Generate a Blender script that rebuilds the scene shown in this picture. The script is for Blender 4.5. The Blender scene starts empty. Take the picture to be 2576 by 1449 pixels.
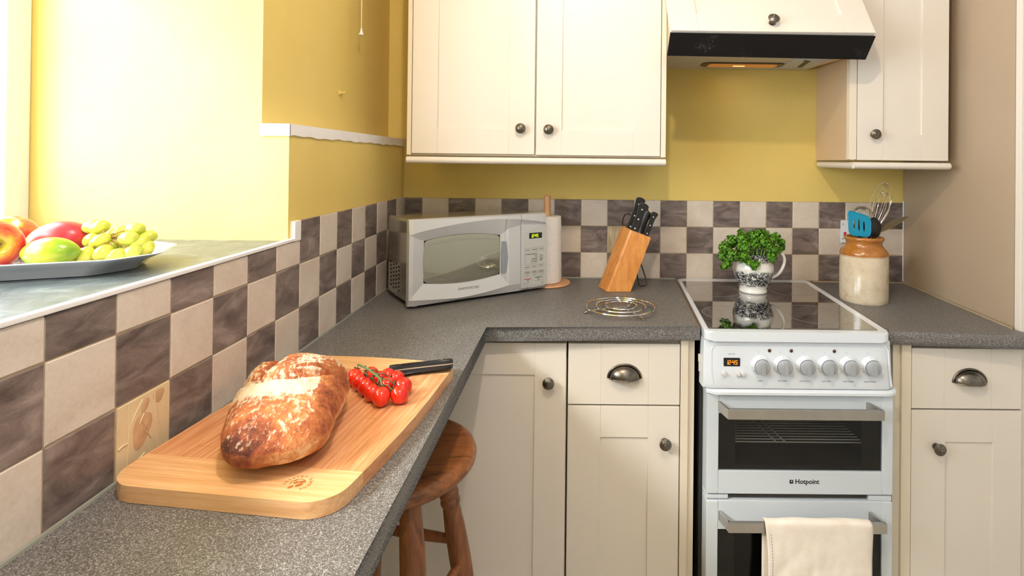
import bpy, bmesh, math, random
from mathutils import Matrix, Vector, noise

# ------------------------------------------------------------------ camera
C = bpy.context.scene.collection
scn = bpy.context.scene
cam_d = bpy.data.cameras.new('camera'); cam = bpy.data.objects.new('camera', cam_d); C.objects.link(cam)
cam_d.sensor_width = 36.0; cam_d.lens = 1352.5263 / 2576 * 36
cam_d.shift_x = (1288 - 1427.38) / 2576; cam_d.shift_y = -(724.5 - 397.44) / 2576
cam_d.clip_start = 0.05
yaw, pit, rol = 0.003758, 0.005508, 0.011018
cy, sy, cp, sp_, cr, sr = math.cos(yaw), math.sin(yaw), math.cos(pit), math.sin(pit), math.cos(rol), math.sin(rol)
fw = Vector((sy * cp, cy * cp, sp_)); r0 = Vector((cy, -sy, 0)); u0 = r0.cross(fw)
rt = cr * r0 + sr * u0; up = -sr * r0 + cr * u0
cam.matrix_world = Matrix(((rt.x, up.x, -fw.x, .6026), (rt.y, up.y, -fw.y, -2.0711), (rt.z, up.z, -fw.z, 1.3551), (0, 0, 0, 1)))
scn.camera = cam

# ------------------------------------------------------------------ light
scn.view_settings.view_transform = 'Standard'; scn.view_settings.look = 'None'
scn.view_settings.gamma = 1.0; scn.view_settings.exposure = 0.0
w = bpy.data.worlds.new('sky'); scn.world = w; w.use_nodes = True
bg = w.node_tree.nodes['Background']; bg.inputs[0].default_value = (.80, .90, 1.0, 1); bg.inputs[1].default_value = 3.0

def lamp(name, kind, loc, energy, color, size=.1, rot=None, **kw):
    d = bpy.data.lights.new(name, kind); d.energy = energy; d.color = color
    if kind == 'AREA':
        d.shape = 'RECTANGLE'; d.size = size[0]; d.size_y = size[1]
    else: d.shadow_soft_size = size
    for k, v in kw.items(): setattr(d, k, v)
    o = bpy.data.objects.new(name, d); o.location = loc
    if rot: o.rotation_euler = rot
    C.objects.link(o); return o

# daylight entering through the window in the left wall
lamp('window_daylight', 'AREA', (-.70, -1.80, 1.66), 58, (.80, .89, 1.0), (.92, 1.76), (0, -math.pi / 2, 0))
# ceiling lamps of the kitchen, and an added rear fill
lamp('ceiling_lamp_front', 'POINT', (.60, -1.75, 2.40), 38, (1.0, .84, .68), .03)
lamp('ceiling_lamp_cabinet', 'POINT', (.76, -.64, 2.30), 2.0, (1.0, .80, .60), .03)
lamp('ceiling_lamp_rear', 'POINT', (1.0, -2.75, 2.05), 12, (.96, .97, 1.0), .12)  # unseen fill light, added behind the camera to brighten the room
sd = Vector((1, .80, -.95)).normalized()
lamp('hazy_sun', 'SUN', (-3, -3, 3), 3.7, (1.0, .97, .92), rot=sd.to_track_quat('-Z', 'Y').to_euler(), angle=math.radians(12))
lamp('hood_lamp', 'AREA', (1.24, -.10, 1.70), .06, (1.0, .72, .40), (.17, .03))

# ------------------------------------------------------------------ helpers
def S(r, g, b):
    f = lambda c: (c / 255 / 12.92) if c / 255 <= .04045 else ((c / 255 + .055) / 1.055) ** 2.4
    return (f(r), f(g), f(b), 1)

class NT:
    def __init__(s, name):
        s.m = bpy.data.materials.new(name); s.m.use_nodes = True; s.t = s.m.node_tree
        s.b = s.t.nodes['Principled BSDF']
    def n(s, typ, **kw):
        nd = s.t.nodes.new(typ)
        for k, v in kw.items():
            if k.startswith('i_'):
                key = k[2:]; key = int(key) if key.isdigit() else key.replace('_', ' ')
                nd.inputs[key].default_value = v
            else: setattr(nd, k, v)
        return nd
    def l(s, a, b): s.t.links.new(a, b)
    def coord(s, scale=(1, 1, 1), kind='Object'):
        tc = s.n('ShaderNodeTexCoord'); mp = s.n('ShaderNodeMapping'); mp.inputs['Scale'].default_value = scale
        s.l(tc.outputs[kind], mp.inputs['Vector']); return mp.outputs[0]
    def noise(s, vec, scale, detail=4, rough=.55, dist=0):
        nd = s.n('ShaderNodeTexNoise'); nd.inputs['Scale'].default_value = scale; nd.inputs['Detail'].default_value = detail
        nd.inputs['Roughness'].default_value = rough; nd.inputs['Distortion'].default_value = dist
        s.l(vec, nd.inputs['Vector']); return nd.outputs['Fac']
    def ramp(s, fac, stops, interp='LINEAR'):
        r = s.n('ShaderNodeValToRGB'); r.color_ramp.interpolation = interp
        el = r.color_ramp.elements
        while len(el) > 1: el.remove(el[-1])
        el[0].position, el[0].color = stops[0]
        for p, c in stops[1:]:
            e = el.new(p); e.color = c
        s.l(fac, r.inputs[0]); return r.outputs[0]
    def mix(s, fac, a, b, mode='MIX'):
        m = s.n('ShaderNodeMix', data_type='RGBA', blend_type=mode)
        for v, i in ((fac, 0), (a, 6), (b, 7)):
            if isinstance(v, (int, float)): m.inputs[i].default_value = v
            elif isinstance(v, tuple): m.inputs[i].default_value = v
            else: s.l(v, m.inputs[i])
        return m.outputs[2]
    def bump(s, h, strength=.2, dist=.002):
        b = s.n('ShaderNodeBump'); b.inputs['Strength'].default_value = strength; b.inputs['Distance'].default_value = dist
        s.l(h, b.inputs['Height']); s.l(b.outputs[0], s.b.inputs['Normal'])
    def col(s, c):
        if isinstance(c, tuple): s.b.inputs['Base Color'].default_value = c
        else: s.l(c, s.b.inputs['Base Color'])
    def set(s, rough=.5, metal=0, **kw):
        s.b.inputs['Roughness'].default_value = rough; s.b.inputs['Metallic'].default_value = metal
        for k, v in kw.items(): s.b.inputs[k.replace('_', ' ')].default_value = v

def plain(name, c, rough=.5, metal=0, nscale=0, namt=.06, bump=0, **kw):
    t = NT(name); t.set(rough, metal, **kw)
    if nscale:
        v = t.coord(); f = t.noise(v, nscale, 5)
        lo = tuple(x * (1 - namt) for x in c[:3]) + (1,); hi = tuple(min(1, x * (1 + namt)) for x in c[:3]) + (1,)
        t.col(t.ramp(f, [(.3, lo), (.7, hi)]))
        if bump: t.bump(t.noise(v, nscale * 6, 3), bump, .001)
    else: t.col(c)
    return t.m

M = {}
def mk_yellow():
    t = NT('yellow_paint'); v = t.coord()
    f = t.noise(v, 3, 6, .6)
    t.col(t.ramp(f, [(.3, S(221, 195, 108)), (.7, S(227, 202, 119))])); t.set(.75)
    big = t.noise(v, 7, 3); fine = t.noise(v, 90, 4, .6)
    vc = t.coord((1, 1, 3)); st = t.noise(vc, 26, 4)
    a = t.n('ShaderNodeMath', operation='MULTIPLY_ADD'); t.l(big, a.inputs[0]); a.inputs[1].default_value = 4.0; t.l(fine, a.inputs[2])
    b = t.n('ShaderNodeMath', operation='ADD'); t.l(a.outputs[0], b.inputs[0]); t.l(st, b.inputs[1])
    t.bump(b.outputs[0], .35, .002); return t.m
M['yellow'] = mk_yellow()
def mk_tile(name, stops, streak, rough):
    t = NT(name)
    at = t.n('ShaderNodeAttribute', attribute_name='rnd')
    tc = t.n('ShaderNodeTexCoord'); mul = t.n('ShaderNodeVectorMath', operation='SCALE'); mul.inputs['Scale'].default_value = 7.3
    t.l(at.outputs['Vector'], mul.inputs[0])
    add = t.n('ShaderNodeVectorMath', operation='ADD'); t.l(tc.outputs['Object'], add.inputs[0]); t.l(mul.outputs[0], add.inputs[1])
    mp = t.n('ShaderNodeMapping'); mp.inputs['Scale'].default_value = streak; mp.inputs['Rotation'].default_value = (.5, .5, .35)
    t.l(add.outputs[0], mp.inputs[0])
    f = t.noise(mp.outputs[0], 9, 6, .62, .8); g = t.noise(add.outputs[0], 170, 3, .7)
    c1 = t.ramp(f, stops); c2 = t.mix(.5, c1, t.ramp(g, [(.3, (.35, .35, .35, 1)), (.7, (.65, .65, .65, 1))]), 'OVERLAY')
    t.col(t.mix(.55, c1, c2)); t.set(rough)
    t.bump(f, .25, .002); return t.m
M['tile_dark'] = mk_tile('slate_tile', [(.28, S(76, 65, 63)), (.44, S(108, 96, 92)), (.56, S(128, 115, 110)), (.74, S(164, 150, 145))], (1.2, 1.2, 3.4), .42)
M['tile_light'] = mk_tile('cream_tile', [(.25, S(202, 188, 174)), (.5, S(214, 202, 189)), (.75, S(224, 213, 202))], (1, 1, 1.4), .42)
M['grout'] = plain('grout', S(168, 150, 122), .9, nscale=40, namt=.12)
def mk_worktop():
    t = NT('speckled_laminate'); v = t.coord()
    f = t.noise(v, 950, 1, .5); g = t.noise(v, 480, 2, .6)
    m = t.n('ShaderNodeMath', operation='ADD'); t.l(f, m.inputs[0]); t.l(g, m.inputs[1])
    d = t.n('ShaderNodeMath', operation='MULTIPLY'); t.l(m.outputs[0], d.inputs[0]); d.inputs[1].default_value = .5
    t.col(t.ramp(d.outputs[0], [(.36, S(62, 59, 57)), (.47, S(92, 89, 87)), (.55, S(118, 115, 113)), (.64, S(180, 180, 182))]))
    t.set(.42, Specular_IOR_Level=.35); t.bump(d.outputs[0], .03, .0004); return t.m
M['worktop'] = mk_worktop()
M['cream'] = plain('cream_lacquer', S(225, 216, 205), .38, nscale=2, namt=.02)
M['carcass'] = plain('beige_carcass', S(214, 186, 152), .5, nscale=2, namt=.03)
M['panel'] = plain('cream_edge', S(226, 214, 194), .45)
M['taupe'] = plain('taupe_panel', S(176, 157, 134), .5, nscale=3, namt=.03)
M['white'] = plain('white_enamel', S(222, 228, 236), .22, nscale=2, namt=.01, Coat_Weight=.3)
M['white_paint'] = plain('white_gloss_paint', S(240, 238, 238), .4, nscale=30, namt=.03, bump=.15)
M['plastic_grey'] = plain('grey_plastic', S(196, 198, 200), .4)
M['black'] = plain('black_plastic', S(22, 21, 22), .4)
M['dark_gap'] = plain('dark_steel', S(70, 68, 68), .35, .6)
M['white_text'] = plain('white_print', S(210, 210, 212), .5)
M['print'] = plain('dark_print', S(48, 48, 54), .5)
M['print_pale'] = plain('pale_print', S(150, 156, 170), .5)
M['print_red'] = plain('red_print', S(190, 40, 50), .5)
M['print_green'] = plain('green_print', S(60, 110, 96), .5)
M['knob'] = plain('antique_pewter', S(120, 113, 104), .3, 1.0, nscale=60, namt=.35)
M['chrome'] = plain('chrome', S(225, 222, 218), .08, 1.0)
M['steel'] = plain('brushed_steel', S(196, 192, 186), .34, 1.0, nscale=30, namt=.05)
M['steel_dark'] = plain('dark_steel_wire', S(120, 118, 116), .25, 1.0)
M['hob'] = plain('black_ceramic_glass', S(30, 24, 23), .03, 0, Specular_IOR_Level=1.0, Coat_Weight=1.0, Coat_Roughness=.02, IOR=2.2)
M['hob_ring'] = plain('hob_ring_print', S(170, 165, 160), .3)
def emit(name, c, s):
    t = NT(name); t.col(c); t.b.inputs['Emission Color'].default_value = c; t.b.inputs['Emission Strength'].default_value = s; return t.m
M['amber'] = emit('amber_digits', S(255, 140, 30), 1.4)
M['green_led'] = emit('green_digits', S(214, 240, 30), 1.1)
M['hood_glow'] = emit('lit_hood_lens', S(200, 130, 60), .35); M['bulb'] = emit('hood_bulb', S(255, 205, 120), 2.2)
def mk_glass(name, tint, refl):
    t = NT(name); nt = t.t
    tr = t.n('ShaderNodeBsdfTransparent'); tr.inputs[0].default_value = tint
    gl = t.n('ShaderNodeBsdfGlossy'); gl.inputs['Roughness'].default_value = .02
    lw = t.n('ShaderNodeLayerWeight'); lw.inputs[0].default_value = .5
    pw = t.n('ShaderNodeMath', operation='POWER'); t.l(lw.outputs['Facing'], pw.inputs[0]); pw.inputs[1].default_value = 5
    ma = t.n('ShaderNodeMath', operation='MULTIPLY_ADD'); t.l(pw.outputs[0], ma.inputs[0]); ma.inputs[1].default_value = .9; ma.inputs[2].default_value = refl
    mx = t.n('ShaderNodeMixShader'); t.l(ma.outputs[0], mx.inputs[0]); t.l(tr.outputs[0], mx.inputs[1]); t.l(gl.outputs[0], mx.inputs[2])
    t.l(mx.outputs[0], nt.nodes['Material Output'].inputs[0]); return t.m
M['pane'] = mk_glass('window_glass', (.97, .98, .98, 1), .03)
M['oven_glass'] = mk_glass('oven_glass', (.72, .72, .72, 1), .03)
def mk_wood(name, stops, scale, axis_scale, rough=.4, dist=1.5, bump=.1):
    t = NT(name); v = t.coord(axis_scale); f = t.noise(v, scale, 5, .6, dist); g = t.noise(v, scale * 5, 3, .6)
    c = t.mix(.25, t.ramp(f, stops), t.ramp(g, [(.3, stops[0][1]), (.7, stops[-1][1])])); t.col(c); t.set(rough); t.bump(g, bump, .001); return t.m
M['block_wood'] = mk_wood('honey_beech', [(.3, S(196, 122, 58)), (.5, S(222, 150, 78)), (.7, S(232, 168, 98))], 9, (3.5, 3.5, .8), .28)
M['stool_wood'] = mk_wood('worn_dark_oak', [(.30, S(84, 48, 28)), (.5, S(138, 82, 44)), (.70, S(172, 108, 60))], 10, (.8, 4, 4), .36)
M['stool_leg'] = mk_wood('worn_dark_oak_leg', [(.30, S(84, 48, 30)), (.5, S(136, 82, 48)), (.70, S(166, 106, 64))], 14, (3, 3, .6), .4)
M['pale_wood'] = mk_wood('pale_beech', [(.3, S(206, 150, 104)), (.7, S(228, 178, 130))], 9, (3, 3, .6), .45)
M['bamboo'] = mk_wood('bamboo_lengthwise', [(.32, S(176, 106, 62)), (.5, S(206, 144, 96)), (.68, S(228, 178, 136))], 6, (26, 1.1, 6), .42, .2, .04)
M['bamboo_end'] = mk_wood('bamboo_crosswise', [(.30, S(206, 150, 96)), (.5, S(224, 174, 122)), (.70, S(236, 198, 154))], 6, (1.1, 24, 24), .42, .2, .04)
M['burn'] = plain('burnt_mark', S(170, 96, 44), .6)

def slate():
    t = NT('slate_sill'); v = t.coord((1, 1, 1)); f = t.noise(v, 14, 8, .65, 1.2); g = t.noise(t.coord((6, 1.5, 1)), 30, 5, .6)
    t.col(t.ramp(f, [(.3, S(66, 74, 78)), (.55, S(92, 101, 104)), (.8, S(134, 141, 142))])); t.set(.36)
    m = t.n('ShaderNodeMath', operation='ADD'); t.l(f, m.inputs[0]); t.l(g, m.inputs[1]); t.bump(m.outputs[0], .5, .003); return t.m
M['slate'] = slate()

def finish(name, bm, mats, parent=None, sharp=35, smooth=True):
    me = bpy.data.meshes.new(name)
    bmesh.ops.recalc_face_normals(bm, faces=bm.faces)
    bm.to_mesh(me); bm.free()
    if not isinstance(mats, (list, tuple)): mats = [mats]
    for m in mats: me.materials.append(M[m] if isinstance(m, str) else m)
    if smooth:
        me.polygons.foreach_set('use_smooth', [True] * len(me.polygons))
        me.set_sharp_from_angle(angle=math.radians(sharp))
    o = bpy.data.objects.new(name, me); C.objects.link(o)
    if len(me.polygons) > 7 and sharp < 45:
        wn_ = o.modifiers.new('weighted_normals', 'WEIGHTED_NORMAL'); wn_.keep_sharp = True; wn_.weight = 60
    return o
ROOT = {}
def obj(name, bm, mats, parent=None, world=True, sharp=35, label=None):
    """one mesh object; world=True: coordinates are room coordinates even under a parent"""
    o = finish(name, bm, mats, sharp=sharp)
    if parent is not None:
        o.parent = parent
        if world: o.matrix_parent_inverse = ROOT.get(parent.name, Matrix.Identity(4)).inverted()
        ROOT[o.name] = ROOT.get(parent.name, Matrix.Identity(4)) if not world else Matrix.Identity(4)
        if world: ROOT[o.name] = Matrix.Identity(4)
    if label: o['label'] = label
    return o
def thing(name, label, cat, loc=(0, 0, 0), rotz=0, group=None):
    o = bpy.data.objects.new(name, None); o.empty_display_size = .05; C.objects.link(o)
    o.location = loc; o.rotation_euler = (0, 0, rotz); o['label'] = label; o['category'] = cat
    if group: o['group'] = group
    ROOT[o.name] = Matrix.Translation(loc) @ Matrix.Rotation(rotz, 4, 'Z')
    return o
def tag(o, label, cat, group=None):
    o['label'] = label; o['category'] = cat
    if group: o['group'] = group
    return o
def struct(name, bm, mats, parent=None, sharp=35):
    o = obj(name, bm, mats, parent, sharp=sharp)
    if parent is None: o['kind'] = 'structure'
    return o
def B(): return bmesh.new()

def box(bm, x0, x1, y0, y1, z0, z1, bev=0, seg=2, mi=0, k=0, yr=0, M_=None):
    """axis aligned box; k skews x with depth (x += k*(y-yr)), for this cottage's out-of-square units"""
    P = [(x, y, z) for x in (x0, x1) for y in (y0, y1) for z in (z0, z1)]
    if k: P = [(x + k * (y - yr), y, z) for x, y, z in P]
    v = [bm.verts.new(M_ @ Vector(p) if M_ else p) for p in P]
    F = [(0, 1, 3, 2), (4, 6, 7, 5), (0, 4, 5, 1), (2, 3, 7, 6), (0, 2, 6, 4), (1, 5, 7, 3)]
    fs = [bm.faces.new([v[i] for i in f]) for f in F]
    if bev:
        es = list({e for f in fs for e in f.edges})
        r = bmesh.ops.bevel(bm, geom=es, offset=bev, segments=seg, profile=.5, affect='EDGES')
        fs = [f for f in set(r['faces']) | set(x for x in fs if x.is_valid)]
    for f in fs: f.material_index = mi
    return fs
def lathe(bm, prof, M_=None, seg=32, mi=0, cap=True, sx=1, sy=1, a0=0, a1=2 * math.pi):
    full = abs(a1 - a0 - 2 * math.pi) < 1e-6; rows = []
    n = seg if full else seg + 1
    for r, z in prof:
        if r < 1e-6:
            p = Vector((0, 0, z)); rows.append([bm.verts.new(M_ @ p if M_ else p)]); continue
        row = []
        for i in range(n):
            a = a0 + (a1 - a0) * i / seg; p = Vector((r * math.cos(a) * sx, r * math.sin(a) * sy, z))
            row.append(bm.verts.new(M_ @ p if M_ else p))
        rows.append(row)
    fs = []
    for A, Bq in zip(rows, rows[1:]):
        for i in range(seg):
            j = (i + 1) % n
            if not full and i + 1 > n - 1: continue
            q = [A[i % len(A)], A[j % len(A)], Bq[j % len(Bq)], Bq[i % len(Bq)]]
            u = []
            for x in q:
                if x not in u: u.append(x)
            if len(u) > 2: fs.append(bm.faces.new(u))
    if cap and full:
        for row in (rows[0], rows[-1]):
            if len(row) > 2: fs.append(bm.faces.new(row))
    for f in fs: f.material_index = mi
    return fs
def tube(bm, pts, r, seg=8, closed=False, mi=0, cap=True):
    pts = [Vector(p) for p in pts]; n = len(pts); rows = []; prev = None
    rr = r if isinstance(r, (list, tuple)) else [r] * n
    for i, p in enumerate(pts):
        a = pts[(i - 1) % n] if (closed or i > 0) else p; b = pts[(i + 1) % n] if (closed or i < n - 1) else p
        d = (b - a)
        if d.length < 1e-9: d = Vector((0, 0, 1))
        d.normalize()
        if prev is None:
            u = d.orthogonal().normalized()
        else:
            u = prev - d * prev.dot(d)
            u = u.normalized() if u.length > 1e-6 else d.orthogonal().normalized()
        prev = u; v = d.cross(u)
        rows.append([bm.verts.new(p + (u * math.cos(2 * math.pi * k / seg) + v * math.sin(2 * math.pi * k / seg)) * rr[i]) for k in range(seg)])
    fs = []
    for i in range(n if closed else n - 1):
        A, Bq = rows[i], rows[(i + 1) % n]
        off = 0
        if closed and i == n - 1:
            off = min(range(seg), key=lambda o: (A[0].co - Bq[o].co).length)
        for k in range(seg):
            fs.append(bm.faces.new((A[k], A[(k + 1) % seg], Bq[(k + 1 + off) % seg], Bq[(k + off) % seg])))
    if cap and not closed: fs.append(bm.faces.new(rows[0])); fs.append(bm.faces.new(rows[-1][::-1]))
    for f in fs: f.material_index = mi
    return fs
def prism(bm, poly, h0, h1, M_=None, bev=0, seg=2, mi=0, top_only=False):
    lo = [bm.verts.new(M_ @ Vector((x, y, h0)) if M_ else (x, y, h0)) for x, y in poly]
    hi = [bm.verts.new(M_ @ Vector((x, y, h1)) if M_ else (x, y, h1)) for x, y in poly]
    n = len(poly); f0 = bm.faces.new(lo[::-1]); f1 = bm.faces.new(hi); fs = [f0, f1]
    for i in range(n): fs.append(bm.faces.new((lo[i], lo[(i + 1) % n], hi[(i + 1) % n], hi[i])))
    for f in fs: f.material_index = mi
    if bev:
        es = set(f1.edges) | (set() if top_only else set(f0.edges))
        r = bmesh.ops.bevel(bm, geom=list(es), offset=bev, segments=seg, profile=.5, affect='EDGES')
        for f in r['faces']: f.material_index = mi
    return fs
def rrect(x0, x1, y0, y1, r, seg=6):
    out = []
    for cx, cy_, a in ((x1 - r, y1 - r, 0), (x0 + r, y1 - r, 90), (x0 + r, y0 + r, 180), (x1 - r, y0 + r, 270)):
        for i in range(seg + 1):
            t = math.radians(a + 90 * i / seg); out.append((cx + r * math.cos(t), cy_ + r * math.sin(t)))
    return out
def T(x, y, z): return Matrix.Translation((x, y, z))
def R(deg, ax): return Matrix.Rotation(math.radians(deg), 4, ax)
def frame(o, x, y, z):  # local axes -> matrix
    m = Matrix.Identity(4)
    for i, v in enumerate((x, y, z)):
        for j in range(3): m[j][i] = v[j]
    for j in range(3): m[j][3] = o[j]
    return m
FRONT = R(90, 'X')          # local xy plane -> room xz plane, local z -> toward the viewer (-y)
_dg = None
def text(bm, s, size, M_, depth=.0004, align='CENTER', mi=0, bold=0, spacing=1.0):
    cu = bpy.data.curves.new('t', 'FONT'); cu.body = s; cu.size = size; cu.extrude = depth / 2; cu.align_x = align; cu.align_y = 'CENTER'
    cu.offset = bold; cu.resolution_u = 3; cu.space_character = spacing
    o = bpy.data.objects.new('t', cu); C.objects.link(o)
    dg = bpy.context.evaluated_depsgraph_get(); me = bpy.data.meshes.new_from_object(o.evaluated_get(dg))
    n0 = len(bm.verts); f0 = len(bm.faces); bm.from_mesh(me); bm.verts.ensure_lookup_table(); bm.faces.ensure_lookup_table()
    for v in bm.verts[n0:]: v.co = M_ @ v.co
    for f in bm.faces[f0:]: f.material_index = mi
    bpy.data.objects.remove(o); bpy.data.curves.remove(cu); bpy.data.meshes.remove(me)
SEG = {'1': 'bc', '2': 'abged', '4': 'fgbc', '5': 'afgcd'}
def seg7(bm, ch, h, M_, slant=.10, t=.12):
    w = h * .44; P = {'a': (0, w, h, h), 'g': (0, w, h / 2, h / 2), 'd': (0, w, 0, 0), 'f': (0, 0, h / 2, h), 'b': (w, w, h / 2, h), 'e': (0, 0, 0, h / 2), 'c': (w, w, 0, h / 2)}
    for s in SEG[ch]:
        x0, x1, y0, y1 = P[s]; q = h * t / 2
        pl = [(x0 - q, y0 - q), (x1 + q, y0 - q), (x1 + q, y1 + q), (x0 - q, y1 + q)]
        prism(bm, [(x + slant * y, y) for x, y in pl], 0, .0004, M_)
def clock(bm, h, M_, dot):
    x = 0
    for ch in '12.45':
        if ch == '.':
            for yy in dot: prism(bm, [(x + h * a, h * (yy + b)) for a, b in ((-.08, -.08), (.08, -.08), (.08, .08), (-.08, .08))], 0, .0004, M_)
            x += h * .20
        else:
            if ch == '1': seg7(bm, ch, h, M_ @ T(x - h * .40, 0, 0)); x += h * .30
            else: seg7(bm, ch, h, M_ @ T(x, 0, 0)); x += h * .80
def copytree(o, parent=None):
    c = o.copy(); C.objects.link(c); c.parent = parent
    for ch in o.children: copytree(ch, c)
    return c

ZW = .905; P = .102
rnd = random.Random(4)

# ------------------------------------------------------------------ room shell
bm = B(); box(bm, -.7, 3.3, -4.0, .2, -.1, 0); struct('floor', bm, plain('floor_vinyl', S(188, 184, 176), .5, nscale=6, namt=.1))
bm = B(); box(bm, -.7, 3.3, -4.0, .2, 2.5, 2.6); struct('ceiling', bm, plain('ceiling_paint', S(240, 240, 240), .8, nscale=5, namt=.02))
bm = B(); box(bm, -.7, 3.4, .006, .2, 0, 2.5); wall_back = struct('wall_back', bm, 'yellow')
bm = B()
box(bm, -.75, -.020, -.858, .006, 0, 1.420)          # thick lower part right of the window
box(bm, -.75, -.082, -.858, .006, 1.420, 2.5)        # thinner upper part
box(bm, -.75, -.020, -4.0, -.858, 0, 1.160)          # below the window
box(bm, -.75, -.020, -2.80, -.858, 2.12, 2.5)
box(bm, -.75, -.020, -4.0, -2.80, 1.160, 2.5)
wall_left = struct('wall_left', bm, 'yellow')
bm = B(); box(bm, 3.3, 3.4, -4.0, .006, 0, 2.5); struct('wall_right', bm, plain('wall_cream', S(226, 226, 224), .8, nscale=4, namt=.03))
bm = B(); box(bm, -.75, 3.4, -4.1, -4.0, 0, 2.5); struct('wall_rear', bm, plain('wall_rear_paint', S(224, 224, 224), .8, nscale=4, namt=.03))

# white painted ledge where the wall thins, as a wavy hand-painted band
bm = B()
n = 40
for a in range(n):
    y0, y1 = -.862 + .862 * a / n, -.862 + .862 * (a + 1) / n
    w0 = .0015 * math.sin(a * 1.7) + .001 * math.sin(a * .6); w1 = .0015 * math.sin((a + 1) * 1.7) + .001 * math.sin((a + 1) * .6)
    v = [bm.verts.new(p) for p in ((-.0165, y0, 1.405 + w0), (-.0165, y1, 1.405 + w1), (-.0165, y1, 1.432), (-.0165, y0, 1.432), (-.083, y1, 1.432), (-.083, y0, 1.432), (-.021, y0, 1.405 + w0), (-.021, y1, 1.405 + w1))]
    bm.faces.new(v[:4]); bm.faces.new((v[3], v[2], v[4], v[5])); bm.faces.new((v[6], v[7], v[1], v[0]))
box(bm, -.083, -.0165, -.8625, -.858, 1.404, 1.432, .001)
struct('trim_1', bm, 'white_paint', sharp=20)
# tile edge band along the sill, and the short upright where the tiling steps up
bm = B(); box(bm, -.021, -.0095, -2.80, -.842, 1.1655, 1.1725, .0015); box(bm, -.021, -.0085, -.848, -.819, 1.165, 1.211, .002)
struct('trim_2', bm, 'white_paint')
bm = B(); box(bm, -.63, -.024, -2.80, -.858, 1.158, 1.169, .001)
for yy in (-1.42, -1.02): pass
struct('trim_3', bm, 'slate')
bm = B(); tube(bm, [(1.9085, -.001, ZW), (1.9085, -.001, 1.213)], .0022, 6)
struct('trim_4', bm, 'white_paint')

# window in the left wall
win = B(); y0, y1, z0, z1 = -2.80, -.858, 1.169, 2.12
fr = struct('window_1', None or (lambda b: (box(b, -.68, -.60, y1 - .055, y1, z0, z1, .004), box(b, -.68, -.60, y0, y0 + .042, z0, z1, .004), box(b, -.68, -.60, y0 + .042, y1 - .042, z0, z0 + .05, .004), box(b, -.68, -.60, y0 + .042, y1 - .042, z1 - .05, z1, .004), box(b, -.675, -.615, -1.54, -1.48, z0 + .05, z1 - .05, .004), b)[-1])(win), 'white_paint')
bm = B()
box(bm, -.652, -.648, y0 + .042, -1.54, z0 + .05, z1 - .05); box(bm, -.652, -.648, -1.48, y1 - .055, z0 + .05, z1 - .05)
obj('pane', bm, 'pane', fr)

# ------------------------------------------------------------------ tiling
def tiles(specs, to3, name, parent):
    bm = B(); lay = bm.faces.layers.float_vector.new('rnd') if hasattr(bm.faces.layers, 'float_vector') else None
    rr = random.Random(name)
    for u0, u1, v0, v1, kind in specs:
        g = .0011; u0 += g; u1 -= g; v0 += g; v1 -= g
        if u1 - u0 < .003 or v1 - v0 < .003: continue
        e = .0013; pr = rr.uniform(-.0004, .0004); val = Vector((rr.uniform(0, 9), rr.uniform(0, 9), rr.uniform(0, 9)))
        a = [bm.verts.new(to3(u, v, -.006)) for u, v in ((u0, v0), (u1, v0), (u1, v1), (u0, v1))]
        b = [bm.verts.new(to3(u, v, -.001 + pr)) for u, v in ((u0, v0), (u1, v0), (u1, v1), (u0, v1))]
        c = [bm.verts.new(to3(u, v, pr)) for u, v in ((u0 + e, v0 + e), (u1 - e, v0 + e), (u1 - e, v1 - e), (u0 + e, v1 - e))]
        fs = [bm.faces.new(c)]
        for i in range(4):
            j = (i + 1) % 4; fs += [bm.faces.new((a[i], a[j], b[j], b[i])), bm.faces.new((b[i], b[j], c[j], c[i]))]
        for f in fs: f.material_index = kind; f[lay] = val
    return obj(name, bm, ['tile_light', 'tile_dark'], parent, sharp=20)
# back wall: x edges
xe = [-.012, .0533] + [.0533 + P * i for i in range(1, 19)]; xe = [x for x in xe if x < 1.88] + [1.909]
sp = []
for i in range(len(xe) - 1):
    for r in range(3):
        dark = (i % 2 == 0) if r != 1 else (i % 2 == 1)
        if r == 1 and i == 8: continue
        sp.append((xe[i], xe[i + 1], ZW - .003 + r * P * .999, ZW - .003 + (r + 1) * P * .999, int(dark)))
tiles(sp, lambda u, v, d: (u, -d, v), 'tiles', wall_back)
bm = B(); box(bm, -.012, 1.909, .0012, .0062, ZW - .003, ZW + 3 * P - .0035); obj('grout', bm, 'grout', wall_back)
sp = []
for m_ in range(0, 21):
    for r in range(3):
        dark = (m_ % 2 == 1) if r != 1 else (m_ % 2 == 0)
        if r == 0 and m_ == 12: continue
        v1 = ZW + (r + 1) * P; v0 = ZW + r * P
        if r == 2 and m_ >= 8: v1 = 1.1652
        sp.append((m_ * P + .001, (m_ + 1) * P + .001, v0, v1, int(dark)))
tiles(sp, lambda u, v, d: (-.012 + d, -u, v), 'tiles', wall_left)
bm = B(); box(bm, -.0202, -.0135, -2.14, -.001, ZW, 1.162); box(bm, -.0202, -.0135, -.818, -.001, 1.162, ZW + 3 * P - .001); obj('grout', bm, 'grout', wall_left)
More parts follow.
